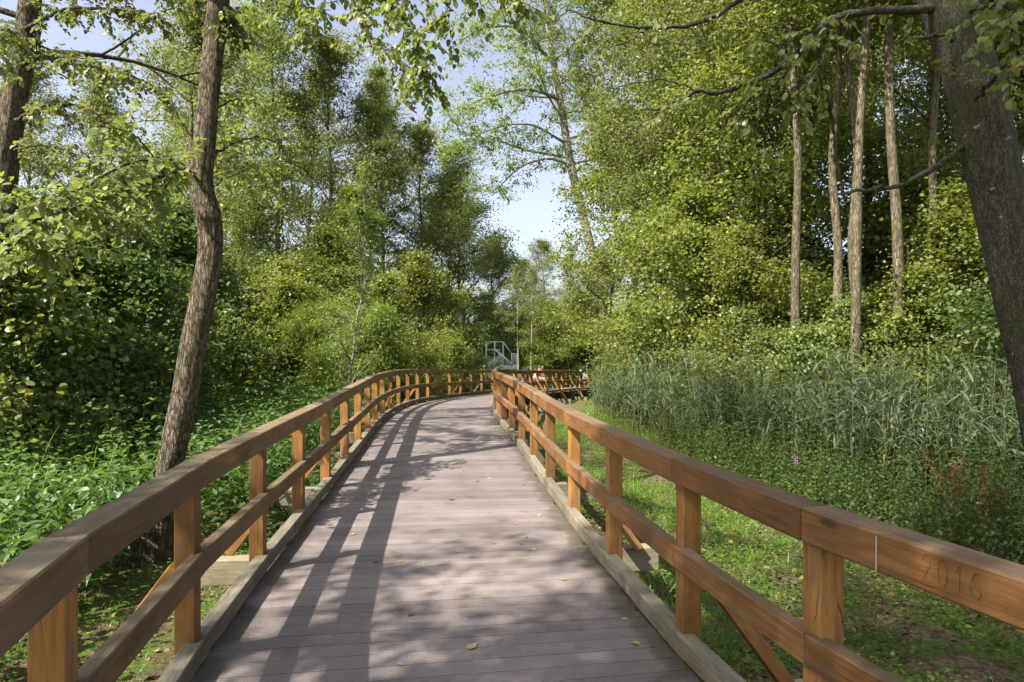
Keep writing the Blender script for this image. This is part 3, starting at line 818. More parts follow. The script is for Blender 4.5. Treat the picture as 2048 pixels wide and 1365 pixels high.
place('ash1', 1270, 36, 'tall airy ash with pale trunk and yellow green feathery leaves right of the sky gap', 1.0, 'ash_tree')
place('alder2', 1330, 28, 'tall green tree between the pale ash and the forest trunks', 1.08, group=GC)
place('tall1', 1612, 15.5, 'slender tree with pale sunlit trunk, leftmost of the bare trunks above the reeds', .95, group=GC, rz=1.0)
place('tall2', 1642, 15.6, 'slim brown trunk just right of the pale sunlit trunk', 1.0, group=GC, rz=2.0)
place('tall1', 1690, 14.5, 'straight grey trunk in the middle of the bare trunks, mossy at its foot', .98, group=GC, rz=3.3)
place('tall2', 1745, 15.4, 'thin dark trunk right of the straight grey one', 1.02, group=GC, rz=4.4)
place('tall1', 1800, 14.2, 'leaning lit trunk, second from the big mottled trunk', 1.02, group=GC, rz=5.4)
place('tall2', 1842, 15.8, 'dark trunk closest behind the big mottled trunk', 1.02, group=GC, rz=.4)
place('alder3', 1480, 25, 'tall tree filling the upper part left of the bare trunks', 1.05, group=GC)
place('alder1', 1960, 22, 'tall tree behind the big mottled trunk', 1.0, group=GC)
place('alder3', 1700, 30, 'tall tree deep behind the bare trunks', 1.1, group=GC)
place('alder1', 2120, 17, 'tall tree whose leaves enter at the right edge of the picture', .95, group=GC)
place('alder2', 1420, 34, 'tall tree with sky patches deep behind the maple bushes', 1.15, group=GC)

place('maple1', 1335, 33, 'tall yellow green maple at the right of the sky gap behind the far railing', 1.12, S, 'bush', GD)
place('maple1', 1385, 21, 'broad yellow green maple bush behind the middle of the reeds', .9, S, 'bush', GD)
place('maple1', 1510, 18.5, 'yellow green maple bush left of the pale sunlit trunk', .68, S, 'bush', GD)
place('maple2', 1600, 20, 'bright bush behind the pale sunlit trunk', .65, S, 'bush', GD)
place('hazel1', 1720, 18.5, 'shady green bush between the bare trunks', .65, S, 'bush', GD)
place('maple2', 1830, 15, 'yellow speckled bush left of the big mottled trunk', .62, S, 'bush', GD)
place('maple1', 1960, 15, 'tall bush with yellow leaves behind the big mottled trunk', .7, S, 'bush', GD)
place('hazel1', 2080, 12.5, 'dark bush at the right edge of the picture', .8, S, 'bush', GD)
place('hazel2', 1290, 30, 'pale leaved bush right at the end of the far railing', .85, S, 'bush', GD)
place('hazel2', 1335, 24, 'grey green bush behind the left end of the reeds', .95, S, 'bush', GD)
place('hazel2', 1460, 17.5, 'low dark bush just above the reed tops', .7, S, 'bush', GD)
place('hazel2', 1650, 15.5, 'low bush at the foot of the straight grey trunk', .7, S, 'bush', GD)
place('hazel1', 1560, 27, 'bush in deep shade behind the bare trunks', 1.3, S, 'bush', GD)
place('hazel1', 1860, 24, 'bush in shade far behind the big mottled trunk', 1.4, S, 'bush', GD)

for px, d, lab, sc in [(1375, 28, 'tall yellow green tree just right of the pale ash trunk', .92), (1420, 25, 'tall soft green tree above the middle of the reeds', 1.05),
                       (1520, 23, 'tall yellow green tree left of the pale sunlit trunk', 1.0), (1600, 27, 'tall yellow green tree seen behind the pale sunlit trunk', 1.1), (1730, 25, 'tall green tree seen between the bare trunks', 1.1),
                       (1850, 22, 'tall green tree left of the big mottled trunk', 1.05), (1990, 20, 'tall yellow green tree behind the big mottled trunk', 1.0)]:
    place('alder2' if px in (1420, 1850) else ('alder1' if px == 1730 else 'tmaple'), px, d, lab, sc, group='leafy trees behind the reeds')
place('birch1', 1036, 41, 'thin white stemmed birch beside the metal stairs', .5, 'birch_tree', 'tree', GE)
place('birch1', 1063, 40, 'thin white stemmed birch right of the metal stairs', .48, 'birch_tree', 'tree', GE, rz=2)
place('alder2', 1088, 72, 'pale distant tree standing in the bottom of the sky gap', .82, group=GE)
place('alder1', 1135, 80, 'pale distant tree right of the bottom of the sky gap', .75, group=GE)
place('alder2', 1045, 84, 'pale distant tree left of the bottom of the sky gap', .80, group=GE)
place('willow1', 1112, 41, 'yellow green willow bush in the gap right of the metal stairs', .95, S, 'bush', GE)
place('willow1', 1150, 43, 'yellow green willow bush above the far railing', .9, S, 'bush', GE)
place('tmaple', 1215, 37, 'light green tree hiding the foot of the leaning ash', .98, group=GE)
place('round1', 1190, 50, 'rounded dark tree behind the foot of the leaning ash', .8, group=GE)
place('maple2', 1160, 44, 'round green bush above the right end of the far railing', .95, S, 'bush', GE)
place('willow1', 1055, 60, 'willow bush behind the white birch stems', 1.1, S, 'bush', GE)
place('hazel1', 985, 62, 'green bush behind the metal stairs', 1.1, S, 'bush', GE)

# a far-off wood that closes the horizon
rng = np.random.default_rng(99)
lv = Leaves()
n = 2600
ang = rng.uniform(-1.0, 1.0, n); dd = rng.uniform(78, 120, n)
hh = rng.random(n) ** .8 * (6.0 + 2.5 * np.sin(ang * 17) + 1.5 * np.sin(ang * 41 + 1))
cc = np.column_stack([np.sin(ang) * dd, np.cos(ang) * dd, hh - .8])
leaf_cloud(lv, cc, 26, .95, .42, .8, rng, TS)
tag(link('far_woodland', lv.mesh('far_woodland', M['alder'])), 'far off wood closing the horizon behind all the trees', 'woodland', kind='stuff')

# ---- near trees with hand placed trunks and branches
def near_leaves(lv, rng, pts, size, dens, wr=.85, T=TB, hang=.5, spread=.18, tb=None, twl=.35, r=.004):
    """twigs with real leaves along a branch polyline"""
    P = spline(pts, 40); seg = np.linalg.norm(np.diff(P, axis=0), axis=1); L = seg.sum()
    nt_ = max(2, int(L * dens))
    for q in range(nt_):
        t = (.12 + .88 * (q + rng.random()) / nt_) * 38; i = int(t); o = P[i] * (1 - t + i) + P[i + 1] * (t - i)
        ax = nrm(P[i + 1] - P[i])
        d = nrm(ax * .6 + nrm(rng.normal(0, 1, 3) * np.array([1, 1, .6])) * .9 + np.array([0, 0, -.15]))
        l = twl * rng.uniform(.5, 1.3)
        n_ = 6; tw = [o]; c = o.copy(); dd = d.copy()
        for j in range(n_):
            dd = nrm(dd + rng.normal(0, .18, 3) + np.array([0, 0, -.06 * hang])); c = c + dd * l / n_; tw.append(c.copy())
        tw = np.array(tw)
        if tb is not None: tb.add(tw, np.linspace(r, r * .4, n_ + 1), 3)
        m = max(4, int(l / (size * .38)))
        tt = np.linspace(.1, 1, m) * n_; ii_ = np.clip(tt.astype(int), 0, n_ - 1); ff = (tt - ii_)[:, None]
        lp = tw[ii_] * (1 - ff) + tw[ii_ + 1] * ff
        axl = nrm(tw[ii_ + 1] - tw[ii_])
        sd = nrm(np.cross(axl, np.array([0, 0, 1.0]))) * np.where(np.arange(m) % 2, 1, -1)[:, None]
        D = nrm(axl * .6 + sd * .9 + rng.normal(0, .3, (m, 3)) + np.array([0, 0, -.5 * hang]))
        Nn = nrm(np.array([0, 0, 1.0]) + rng.normal(0, .45, (m, 3)))
        ti = np.clip(rng.random() * .45 + rng.random(m) * .55, 0, 1)
        lv.add(lp + D * size * .15, D, Nn, size * rng.uniform(.6, 1.15, m), wr, T, ti, rng.random(m) * .95, rng)

def near_tree(name, label, px_trunk, rad_px, base_d, bark, leafm, seed, limbs, crownspec=None, twig_leaf=.07):
    """px_trunk: (x, y, d) points from the ground up; limbs: list of (pts px, r0, r1, leaf size, density, hang)"""
    rng = np.random.default_rng(seed)
    W_ = np.array([at(*p) for p in px_trunk]); R = np.array([.97 * r * p[2] / F / 2 / math.sqrt(1 + ((p[0] - 1024) / F) ** 2) for r, p in zip(rad_px, px_trunk)])
    base = W_[0].copy()
    root = thing(name, label, 'tree', tuple(base))
    n = 220
    S3 = spline(np.column_stack([W_, R]), n); tp = S3[:, :3] - base; rr = S3[:, 3]
    tb = Tubes(); k = 40
    base_disp = trunk_disp(rng, .03, .034); ph = rng.random(3) * 6.28
    def dsp(i, th):
        fl = np.exp(-tp[:, 2] / .28)[:, None]            # root flare with spreading lobes
        return base_disp(i, th) + fl * (.25 + .38 * np.maximum(0, np.sin(5 * th + ph[0])) + .16 * np.sin(3 * th + ph[1]))
    tb.add(tp, rr, k, disp=dsp)
    tw = Tubes(); lv = Leaves(); cen = []
    for pts, r0, r1, ls, dens, hang in limbs:
        Q = np.array([at(*p) for p in pts]) - base
        cp = spline(Q, 28); cp[1:-1] += rng.normal(0, .008, (26, 3))
        tb.add(cp, np.linspace(r0, r1, 28), 10)
        if ls and crownspec and crownspec.get('far'):
            pc = cp[4:][::2]; pc = np.repeat(pc, 3, 0) + rng.normal(0, .55, (len(pc) * 3, 3))
            leaf_cloud(lv, pc, 60, .5, crownspec['size'], crownspec['wr'], rng, TS)
            for c_ in pc[::2]:
                k_ = cp[np.argmin(((cp - c_) ** 2).sum(1))]; tb.add(np.array([k_, (k_ + c_) / 2 + [0, 0, .08], c_]), [.02, .012, .005], 3)
        elif ls: near_leaves(lv, rng, Q, ls, dens, hang=hang, tb=tb)
    if crownspec:
        z0 = crownspec['z0'] - base[2]
        sp = dict(wig=.10, trop=.02, depth=1, nsub=[6, 3], sublen=.5, ncl=3)
        for q in range(crownspec['nl']):
            t = (q + rng.random()) / crownspec['nl']
            z = z0 + t * (tp[-1, 2] - z0); i = int(np.clip(np.searchsorted(tp[:, 2], z), 1, n - 1))
            az = q * 2.399 + crownspec.get('az', 0); e = math.radians(10 + 45 * t + rng.normal(0, 8))
            d = np.array([math.cos(az) * math.cos(e), math.sin(az) * math.cos(e), math.sin(e)])
            cen += grow(tb, lv, rng, tp[i], d, crownspec['R'] * (1.1 - .6 * t) * rng.uniform(.8, 1.15), max(.015, rr[i] * .35), sp)
        leaf_cloud(lv, np.array(cen), crownspec['per'], crownspec.get('sig', .30), crownspec.get('size', twig_leaf * 1.1), crownspec.get('wr', .85), rng, crownspec.get('T', TR))
    link('trunk', tb.mesh(name + '_trunk', bark), root)
    if lv.n: link('crown', lv.mesh(name + '_crown', leafm), root)
    return root

# leaning brown trunk behind the left railing
near_tree('alder_tree', 'leaning brown alder trunk standing in front, behind the outer railing', 
    [(285, 1130, 7.9), (302, 1085, 7.9), (322, 1000, 7.9), (345, 905, 7.9), (368, 800, 7.9), (385, 700, 7.9), (405, 600, 7.9), (421, 500, 7.9), (417, 430, 7.9), (402, 370, 7.9),
     (410, 280, 7.9), (419, 180, 7.95), (429, 80, 8.0), (437, 0, 8.0), (450, -150, 8.1), (470, -400, 8.2), (480, -700, 8.3), (490, -1000, 8.4)],
    [112, 82, 62, 58, 57, 56, 54, 53, 56, 54, 49, 46, 45, 46, 42, 34, 22, 8], 7.9, M['bark'], M['alder'], 5,
    [([(400, 352, 7.9), (350, 345, 7.3), (290, 365, 6.6), (210, 400, 5.9), (120, 420, 5.3), (30, 470, 4.8)], .030, .006, .085, 17, .6),
     ([(385, 348, 7.7), (330, 320, 7.0), (250, 330, 6.3), (150, 385, 5.6), (60, 400, 5.2)], .016, .004, .08, 15, .6),
     ([(350, 345, 7.3), (300, 420, 6.7), (210, 470, 6.0), (120, 500, 5.4), (40, 530, 5.0)], .014, .004, .085, 14, .8),
     ([(330, 350, 7.1), (270, 270, 6.9), (200, 250, 6.5), (340, 240, 7.2)], .010, .004, .075, 10, .6),
     ([(412, 330, 8.0), (460, 290, 8.4), (520, 275, 9.0), (580, 300, 9.6)], .022, .005, .085, 15, .7),
     ([(412, 380, 8.0), (470, 350, 8.6), (530, 340, 9.3), (575, 390, 9.8)], .016, .004, .085, 13, .8),
     ([(415, 230, 8.0), (470, 200, 8.3), (520, 210, 8.8)], .014, .004, .075, 11, .7),
     ([(432, 10, 8.0), (405, -40, 7.8), (380, -120, 7.4)], .07, .05, 0, 0, 0),
     ([(440, -40, 8.0), (560, -60, 7.2), (680, -40, 6.6), (780, 10, 6.1), (835, 90, 5.8), (850, 165, 5.7)], .045, .006, .062, 16, 1.3),
     ([(560, -60, 7.2), (600, 0, 6.9), (610, 40, 6.8), (640, 60, 6.7)], .014, .004, .062, 16, 1.2),
     ([(680, -40, 6.6), (720, 20, 6.4), (740, 70, 6.3), (800, 120, 6.1), (845, 175, 6.0)], .014, .004, .062, 17, 1.2),
     ([(450, -60, 8.0), (520, -30, 7.6), (590, 10, 7.2), (660, 20, 6.9)], .014, .004, .062, 16, 1.2),
     ([(780, 10, 6.1), (860, -30, 5.6), (960, -20, 5.2), (1060, 10, 5.0)], .014, .004, .065, 16, 1.2),
     ([(860, -30, 5.6), (900, 20, 5.5), (880, 40, 5.4)], .01, .004, .062, 14, 1.2)],
    dict(z0=7.6, nl=13, R=3.2, per=16, az=.3))
near_tree('ash_tree', 'airy ash leaning over the sky gap with an arching lower branch',
    [(1225, 745, 40), (1215, 660, 40), (1192, 540, 40), (1165, 430, 40), (1140, 320, 40), (1122, 210, 40), (1103, 100, 40), (1085, -40, 40), (1070, -200, 40), (1062, -330, 40)],
    [24, 20, 18, 17, 16, 14, 12, 10, 7, 3], 40, M['bark_pale'], M['ash'], 15,
    [([(1146, 335, 40), (1100, 318, 39.5), (1050, 330, 39), (1010, 362, 38.6), (985, 392, 38.4)], .09, .02, .15, 6, .6),
     ([(1120, 200, 40), (1060, 180, 39), (990, 190, 38), (930, 215, 37.4), (890, 250, 37)], .10, .02, .15, 9, .5),
     ([(1110, 130, 40), (1040, 60, 39), (960, 60, 38), (900, 100, 37.5)], .09, .02, .15, 9, .5),
     ([(1135, 290, 40), (1060, 250, 39), (980, 260, 38.4), (920, 300, 38)], .08, .02, .15, 8, .5)],
    dict(z0=12.0, nl=30, R=6.8, per=85, az=.8, T=TS, wr=.45, size=.18, sig=.62, far=True))
# thick far-left trunk
near_tree('alder_tree', 'thick shaded trunk at the far left with dark leaves around it',
    [(-90, 900, 10.5), (-40, 640, 10.5), (-8, 480, 10.5), (4, 400, 10.5), (15, 300, 10.5), (30, 200, 10.5), (47, 100, 10.5), (60, 0, 10.5), (75, -200, 10.5), (90, -600, 10.6)],
    [80, 68, 62, 60, 58, 56, 54, 50, 40, 10], 10.5, M['bark'], M['alder_dark'], 6,
    [([(40, 130, 10.4), (100, 110, 9.8), (180, 130, 9.2), (260, 150, 8.8), (330, 190, 8.5)], .03, .006, .075, 17, .6),
     ([(50, 60, 10.4), (130, 20, 9.6), (240, 20, 9.0), (340, 40, 8.6)], .03, .006, .075, 17, .7),
     ([(30, 240, 10.4), (100, 210, 9.8), (180, 220, 9.4), (250, 260, 9.0)], .025, .006, .075, 17, .7),
     ([(30, 300, 10.4), (90, 290, 9.9), (150, 310, 9.6), (210, 350, 9.2)], .02, .005, .075, 15, .7),
     ([(45, 100, 10.4), (20, 60, 9.4), (-10, 80, 8.4), (10, 150, 7.8)], .02, .005, .08, 15, .8),
     ([(60, -20, 10.4), (160, -40, 9.4), (300, -30, 8.6), (440, 10, 8.2), (470, 60, 8.0)], .03, .006, .07, 17, .9)],
    dict(z0=6.0, nl=16, R=3.8, per=16, az=1.1))
# big mottled trunk on the right
near_tree('alder_tree', 'big mottled grey brown trunk leaning in at the right edge',
    [(2165, 1240, 6.2), (2140, 1100, 6.2), (2103, 900, 6.2), (2074, 740, 6.2), (2042, 600, 6.2), (2012, 450, 6.2), (1976, 300, 6.2), (1938, 145, 6.2), (1893, 0, 6.2),
     (1850, -150, 6.3), (1800, -400, 6.4), (1770, -800, 6.6), (1760, -1200, 6.8)],
    [150, 124, 114, 112, 112, 114, 118, 112, 112, 98, 74, 44, 14], 6.2, M['bark_grey'], M['alder'], 7,
    [([(1890, 8, 6.2), (1840, 18, 6.1), (1750, 22, 6.0), (1665, 42, 5.9), (1605, 95, 5.8), (1530, 155, 5.8), (1430, 187, 5.8), (1395, 182, 5.8), (1330, 215, 5.9), (1280, 220, 6.0)], .042, .008, .07, 3.5, 1.0),
     ([(1665, 42, 5.9), (1630, 60, 5.8), (1560, 90, 5.6), (1520, 60, 5.5)], .014, .004, .065, 9, 1.0),
     ([(1665, 42, 5.9), (1650, 110, 5.7), (1600, 170, 5.6), (1560, 190, 5.6)], .012, .004, .07, 14, 1.2),
     ([(1605, 95, 5.8), (1560, 160, 5.7), (1500, 200, 5.6), (1480, 230, 5.6)], .01, .003, .065, 10, 1.2),
     ([(1925, 295, 6.2), (1860, 340, 6.1), (1800, 370, 6.0), (1740, 378, 5.9), (1685, 390, 5.9)], .028, .012, 0, 0, 0),
     ([(1688, 392, 5.9), (1672, 330, 5.9), (1668, 250, 5.9), (1652, 180, 5.8), (1640, 110, 5.8), (1632, 60, 5.8)], .016, .008, 0, 0, 0),
     ([(1905, 80, 6.0), (1870, 70, 5.95), (1845, 78, 5.9)], .02, .012, 0, 0, 0),
     ([(1780, -60, 6.3), (1600, -60, 6.1), (1480, 0, 6.0), (1400, 45, 6.0), (1300, 55, 6.0), (1200, 40, 6.0), (1130, 20, 6.1)], .03, .006, .065, 2.2, 1.2),
     ([(1300, 55, 6.0), (1250, 85, 6.0), (1200, 100, 6.0)], .008, .003, .065, 8, 1.2),
     ([(1400, 185, 5.8), (1330, 160, 5.9), (1250, 170, 6.0), (1200, 190, 6.2)], .009, .003, 0, 0, 0),
     ([(1330, 215, 5.9), (1270, 260, 6.1), (1220, 300, 6.4)], .008, .003, 0, 0, 0),
     ([(1950, 200, 6.0), (2010, 130, 5.4), (2060, 60, 4.9)], .02, .006, .08, 10, 1.0),
     ([(1940, 20, 6.0), (2000, 10, 5.4), (2050, 30, 5.0)], .02, .006, .08, 9, 1.0)],
    dict(z0=7.2, nl=12, R=3.4, per=14, az=2.0))

# off-camera trees behind and to the left of the viewer: the wood goes on there
def place_w(key, x, y, label, sc=1.0, rz=0):
    root = thing('tree', label, 'tree', (x, y, float(gz(x, y))), rz, 'trees behind the viewer'); root.scale = (sc, sc, sc)
    t, c = P_[key]; link('trunk', t, root); link('crown', c, root)
for i, (key, x, y, sc, rz) in enumerate([('open', -7.0, -2.4, .85, 1), ('tall1', -2.6, -.7, .8, 3), ('open', -4.9, -.9, .62, 4), ('open', -15.0, 7.5, .8, 2), ('open', -1.4, -2.4, .62, 1), ('tall1', -3.8, -2.4, .8, 5)]):
    place_w(key, x, y, ['tree standing behind the viewer, left of the boardwalk', 'alder behind the viewer, nearest the boardwalk', 'small open tree just beyond the left edge of the picture', 'open tree in the nettles beyond the left edge of the picture', 'small open tree right behind the viewer', 'slender tree beside the boardwalk just behind the viewer'][i], sc, rz)

# ------------------------------------------------------------------ reeds
rng = np.random.default_rng(77)
def poly_in(x, y, pts):
    inside = np.zeros(len(x), bool); j = len(pts) - 1
    for i in range(len(pts)):
        xi, yi = pts[i]; xj, yj = pts[j]
        c = ((yi > y) != (yj > y)) & (x < (xj - xi) * (y - yi) / (yj - yi + 1e-12) + xi)
        inside ^= c; j = i
    return inside
def scatter(pts, n, rng):
    pts_a = np.array(pts); lo = pts_a.min(0); hi = pts_a.max(0)
    x = rng.uniform(lo[0], hi[0], n * 3); y = rng.uniform(lo[1], hi[1], n * 3)
    k = poly_in(x, y, pts); return x[k][:n], y[k][:n]
def path_clear(x, y, m=1.35):
    pc = np.column_stack([x_, y_]); d = np.full(len(x), 9e9)
    for i in range(0, len(pc), 2): d = np.minimum(d, np.hypot(x - pc[i, 0], y - pc[i, 1]))
    return d > m
BL = (np.array([[0, 1, 0], [0, -1, 0], [.35, .9, 0], [.35, -.9, 0], [.7, .6, 0], [.7, -.6, 0], [1, 0, 0]]) * np.array([1, .5, 1]),
      np.array([[0, 1, 3], [0, 3, 2], [2, 3, 5], [2, 5, 4], [4, 5, 6]]))
def blades(lv, P, D, up, L, wd, rng, bend=.5, tint=None, hue=None):
    """long arching blades: 4 segments bending towards the ground"""
    m = len(P); L = np.broadcast_to(L, (m,)); wd = np.broadcast_to(wd, (m,))
    D = nrm(D); S0 = nrm(np.cross(D, np.array([0, 0, 1.0]) + rng.normal(0, .15, (m, 3))))
    k = 5; pts = []; cur = np.array(P, float); d = D.copy()
    bend = np.broadcast_to(bend, (m,))[:, None]
    ws = [.7, 1, .85, .55, .04]
    V = []
    for i in range(k):
        V += [cur + S0 * (wd * ws[i] * .5)[:, None], cur - S0 * (wd * ws[i] * .5)[:, None]]
        d = nrm(d + np.array([0, 0, -1.0]) * bend * .35); cur = cur + d * (L / (k - 1))[:, None]
    V = np.stack(V, 1)
    f = []
    for i in range(k - 1): a = 2 * i; f += [[a, a + 1, a + 3], [a, a + 3, a + 2]]
    f = np.array(f)
    lv.V.append(V.reshape(-1, 3)); lv.Fc.append((f[None] + (np.arange(m) * 10)[:, None, None] + lv.n).reshape(-1, 3)); lv.n += m * 10
    ti = rng.random(m) if tint is None else tint; hu = rng.random(m) * .9 if hue is None else hue
    lv.a.append(np.repeat(ti, 10)); lv.b.append(np.repeat(hu, 10))

REED = [(3.0, 25.5), (2.6, 22), (3.2, 18.5), (4.3, 13.5), (5.3, 10.5), (7.5, 9.0), (13, 11), (14, 22), (9, 27), (5.0, 29)]
x, y = scatter(REED, 3600, rng)
z = gz(x, y); n = len(x)
h = (rng.normal(1.9, .30, n) + .26 * np.sin(x * 1.7 + y * 1.1) + .18 * np.sin(x * 4.1 - y * 2.7)) * np.interp(x, [2.5, 3.6], [.8, 1])
lv = Leaves()
leanx = rng.normal(0, .17, n) + .05; leany = rng.normal(0, .17, n)
for j in range(12):
    t = .38 + .62 * (j + rng.random(n) * .6) / 12
    P = np.column_stack([x + leanx * h * t, y + leany * h * t, z + h * t * .98])
    az = rng.random(n) * 6.28
    e = rng.uniform(.5, 1.1, n)
    D = np.column_stack([np.cos(az) * np.cos(e) + .25, np.sin(az) * np.cos(e), np.sin(e)])
    blades(lv, P, D, None, rng.uniform(.32, .62, n) * (1.1 - .35 * t), .030, rng, bend=rng.uniform(.3, 1.3, n), hue=rng.random(n) * .9 + .1 * (t < .4))
# stems as narrow upright blades crossed
for r_ in (0, 1):
    Pb = np.column_stack([x, y, z]); Pt = np.column_stack([x + leanx * h, y + leany * h, z + h])
    a = r_ * 1.57; off = np.column_stack([np.cos(a + x * 0), np.sin(a + x * 0), x * 0]) * .0055
    V = np.stack([Pb + off, Pb - off, Pt - off * .5, Pt + off * .5], 1)
    f = np.array([[0, 1, 2], [0, 2, 3]])
    lv.V.append(V.reshape(-1, 3)); lv.Fc.append((f[None] + (np.arange(n) * 4)[:, None, None] + lv.n).reshape(-1, 3)); lv.n += n * 4
    st = rng.random(n); lv.a.append(np.repeat(st, 4)); lv.b.append(np.repeat(np.where(st > .45, .97, .3), 4))
tag(link('reeds', lv.mesh('reeds', M['reed'])), 'bed of tall blue green reeds on the right', 'reeds', kind='stuff')

# ------------------------------------------------------------------ nettles and herbs
def herb_field(name, label, poly, n, hmean, hs, size, matl, rng, T=TBP, pairs=7, wr=.62, spread=.55, dmax_big=9.0, cat='nettles', bot=.3):
    lv = Leaves(); x, y = scatter(poly, n, rng); k = path_clear(x, y, 1.5); x, y = x[k], y[k]; n = len(x); z = gz(x, y)
    patch = .5 + .5 * np.sin(x * 1.1 + 2 * np.sin(y * .6)) * np.cos(y * .9 + x * .3)
    h = np.clip(rng.normal(hmean, hs, n) * (.75 + .4 * patch), .12, 9)
    lx = rng.normal(0, .14, n); ly = rng.normal(0, .14, n) - .05
    az0 = rng.random(n) * 3.14
    plant_t = rng.random(n) * .45
    d = np.hypot(x, y)
    for big in (True, False):
        m_ = (d < dmax_big) == big
        if not m_.any(): continue
        nn = m_.sum()
        for j in range(pairs):
            t = bot + (1 - bot) * (j + .5) / pairs
            P = np.column_stack([x + lx * h * t, y + ly * h * t, z + h * t])[m_]
            for sd in (0, math.pi):
                az = az0[m_] + j * 1.57 + sd + rng.normal(0, .25, nn)
                dr = rng.uniform(-.9, .05, nn) if j < pairs - 1 else rng.uniform(0, .6, nn)
                D = np.column_stack([np.cos(az), np.sin(az), dr])
                Nn = nrm(np.column_stack([np.cos(az) * .5, np.sin(az) * .5, np.ones(nn)]) + rng.normal(0, .2, (nn, 3)))
                s = size * rng.uniform(.7, 1.2, nn) * (1.1 - .5 * (t - bot))
                tint = np.clip(plant_t[m_] + rng.random(nn) * .3 + .25 * (t > .8), 0, 1)
                lv.add(P + D * s[:, None] * .12, D, Nn, s, wr, T if big else TS, tint, rng.random(nn) * .93, rng)
    # stems
    Pb = np.column_stack([x, y, z]); Pt = np.column_stack([x + lx * h, y + ly * h, z + h])
    for a in (0, 1.57):
        off = np.array([math.cos(a), math.sin(a), 0]) * .003
        V = np.stack([Pb + off, Pb - off, Pt - off * .5, Pt + off * .5], 1); f = np.array([[0, 1, 2], [0, 2, 3]])
        lv.V.append(V.reshape(-1, 3)); lv.Fc.append((f[None] + (np.arange(n) * 4)[:, None, None] + lv.n).reshape(-1, 3)); lv.n += n * 4
        lv.a.append(np.full(n * 4, .6)); lv.b.append(np.full(n * 4, .3))
    return tag(link(name, lv.mesh(name, matl)), label, cat, kind='stuff')
NET = [(-3.55, 4.3), (-3.75, 6.2), (-4.1, 7.4), (-3.3, 8.8), (-3.6, 12), (-4.3, 17), (-4.2, 23), (-9, 27), (-17, 22), (-12, 7), (-7.5, 3.2), (-4.4, 3.4)]
herb_field('nettles', 'thick bed of nettles on the left beyond the railing', NET, 5200, 1.2, .26, .14, M['nettle'], rng)
x, y = scatter(NET, 2600, rng); kq = path_clear(x, y, 1.5); x, y = x[kq], y[kq]; n = len(x); lv = Leaves()
az = rng.random(n) * 6.28; e = rng.uniform(.8, 1.4, n)
blades(lv, np.column_stack([x, y, gz(x, y) + rng.uniform(.3, .8, n)]), np.column_stack([np.cos(az) * np.cos(e), np.sin(az) * np.cos(e), np.sin(e)]), None, rng.uniform(.4, .9, n), .011, rng, bend=rng.uniform(.3, 1.3, n))
tag(link('tall_grass', lv.mesh('tall_grass', M['grass'])), 'long grass blades arching among the nettles on the left', 'grass', kind='stuff')
NET2 = [(-2.6, 9.5), (-3.5, 9.0), (-4.4, 17), (-4.3, 22), (-3.9, 25), (-2.2, 28), (-1.9, 24.5), (-4.0, 20), (-3.6, 15)]
herb_field('low_nettles', 'low nettles close behind the bend of the outer railing', NET2, 500, .6, .15, .09, M['nettle'], rng, pairs=6)
MIX = [(3.25, 16.7), (3.6, 12.7), (4.4, 9.4), (5.0, 7.3), (5.2, 4.6), (7.5, 4.6), (10, 8), (9, 11.5), (6.5, 12), (4.4, 15.5)]
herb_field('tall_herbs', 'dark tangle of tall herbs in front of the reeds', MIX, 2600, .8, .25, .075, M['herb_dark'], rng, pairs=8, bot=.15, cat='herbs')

# low ground cover, grass and litter
def low_cover(name, label, poly, n, size, matl, rng, hgt=.12, clump=True, T=TR, kind_cat='ground cover', thr=-.15):
    lv = Leaves(); x, y = scatter(poly, n, rng); k = path_clear(x, y, 1.05); x, y = x[k], y[k]
    if clump:
        v = np.sin(x * 2.1 + 1.7 * np.sin(y * 1.3)) * np.cos(y * 1.9 + 1.2 * np.sin(x * .9)) + .5 * np.sin(x * 5.3 + y * 3.1) * np.sin(y * 4.9 - x * 2.2)
        k = v + rng.normal(0, .35, len(x)) > thr; x, y, v = x[k], y[k], v[k]
    n = len(x); z = gz(x, y) + rng.random(n) * hgt
    az = rng.random(n) * 6.28; D = np.column_stack([np.cos(az), np.sin(az), rng.uniform(-.3, .35, n)])
    Nn = nrm(np.array([0, 0, 1.0]) + rng.normal(0, .35, (n, 3)))
    lv.add(np.column_stack([x, y, z]), D, Nn, size * rng.uniform(.4, 1.0, n) * (1 + .8 * (rng.random(n) > .93)), .95, T, np.clip(rng.random(n) * .7 + .3 * np.sin(x * 1.7 + y), 0, 1), rng.random(n), rng)
    return tag(link(name, lv.mesh(name, matl)), label, kind_cat, kind='stuff')
RGT = [(.9, 1.5), (1.2, 6), (.6, 11), (.9, 16), (1.0, 21), (2.6, 27), (4.2, 30), (4.0, 24), (4.2, 18), (5.4, 12), (7.2, 8), (7, 3), (4, 1)]
RGN = [(.9, 1.5), (1.3, 5.5), (1.0, 8), (6.5, 9.5), (7.5, 8), (7, 3), (4, 1)]
LFT = [(-1.5, 1.5), (-2.4, 5), (-3.2, 9), (-3.6, 12), (-4.5, 9), (-4.8, 6), (-5.2, 4), (-4, 1.5)]
low_cover('ground_cover', 'bright green creeping ground cover between the inner railing and the reeds', RGT, 70000, .040, M['herb'], rng, .14, thr=-.5)
low_cover('creeping_weeds', 'small bright weeds growing among brown litter by the outer railing', LFT, 12000, .034, M['herb'], rng, .07, thr=.05)
LFU = [(-1.6, 8), (-1.9, 16), (-1.2, 24), (-2.5, 26), (-5, 24), (-5, 12), (-3.4, 8)]
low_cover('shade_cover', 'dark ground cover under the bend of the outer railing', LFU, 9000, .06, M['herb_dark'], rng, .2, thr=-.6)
ALL = [(-6, 1.2), (-6, 9), (-3.2, 22), (.5, 28), (7, 26), (8, 8), (7, 1.2)]
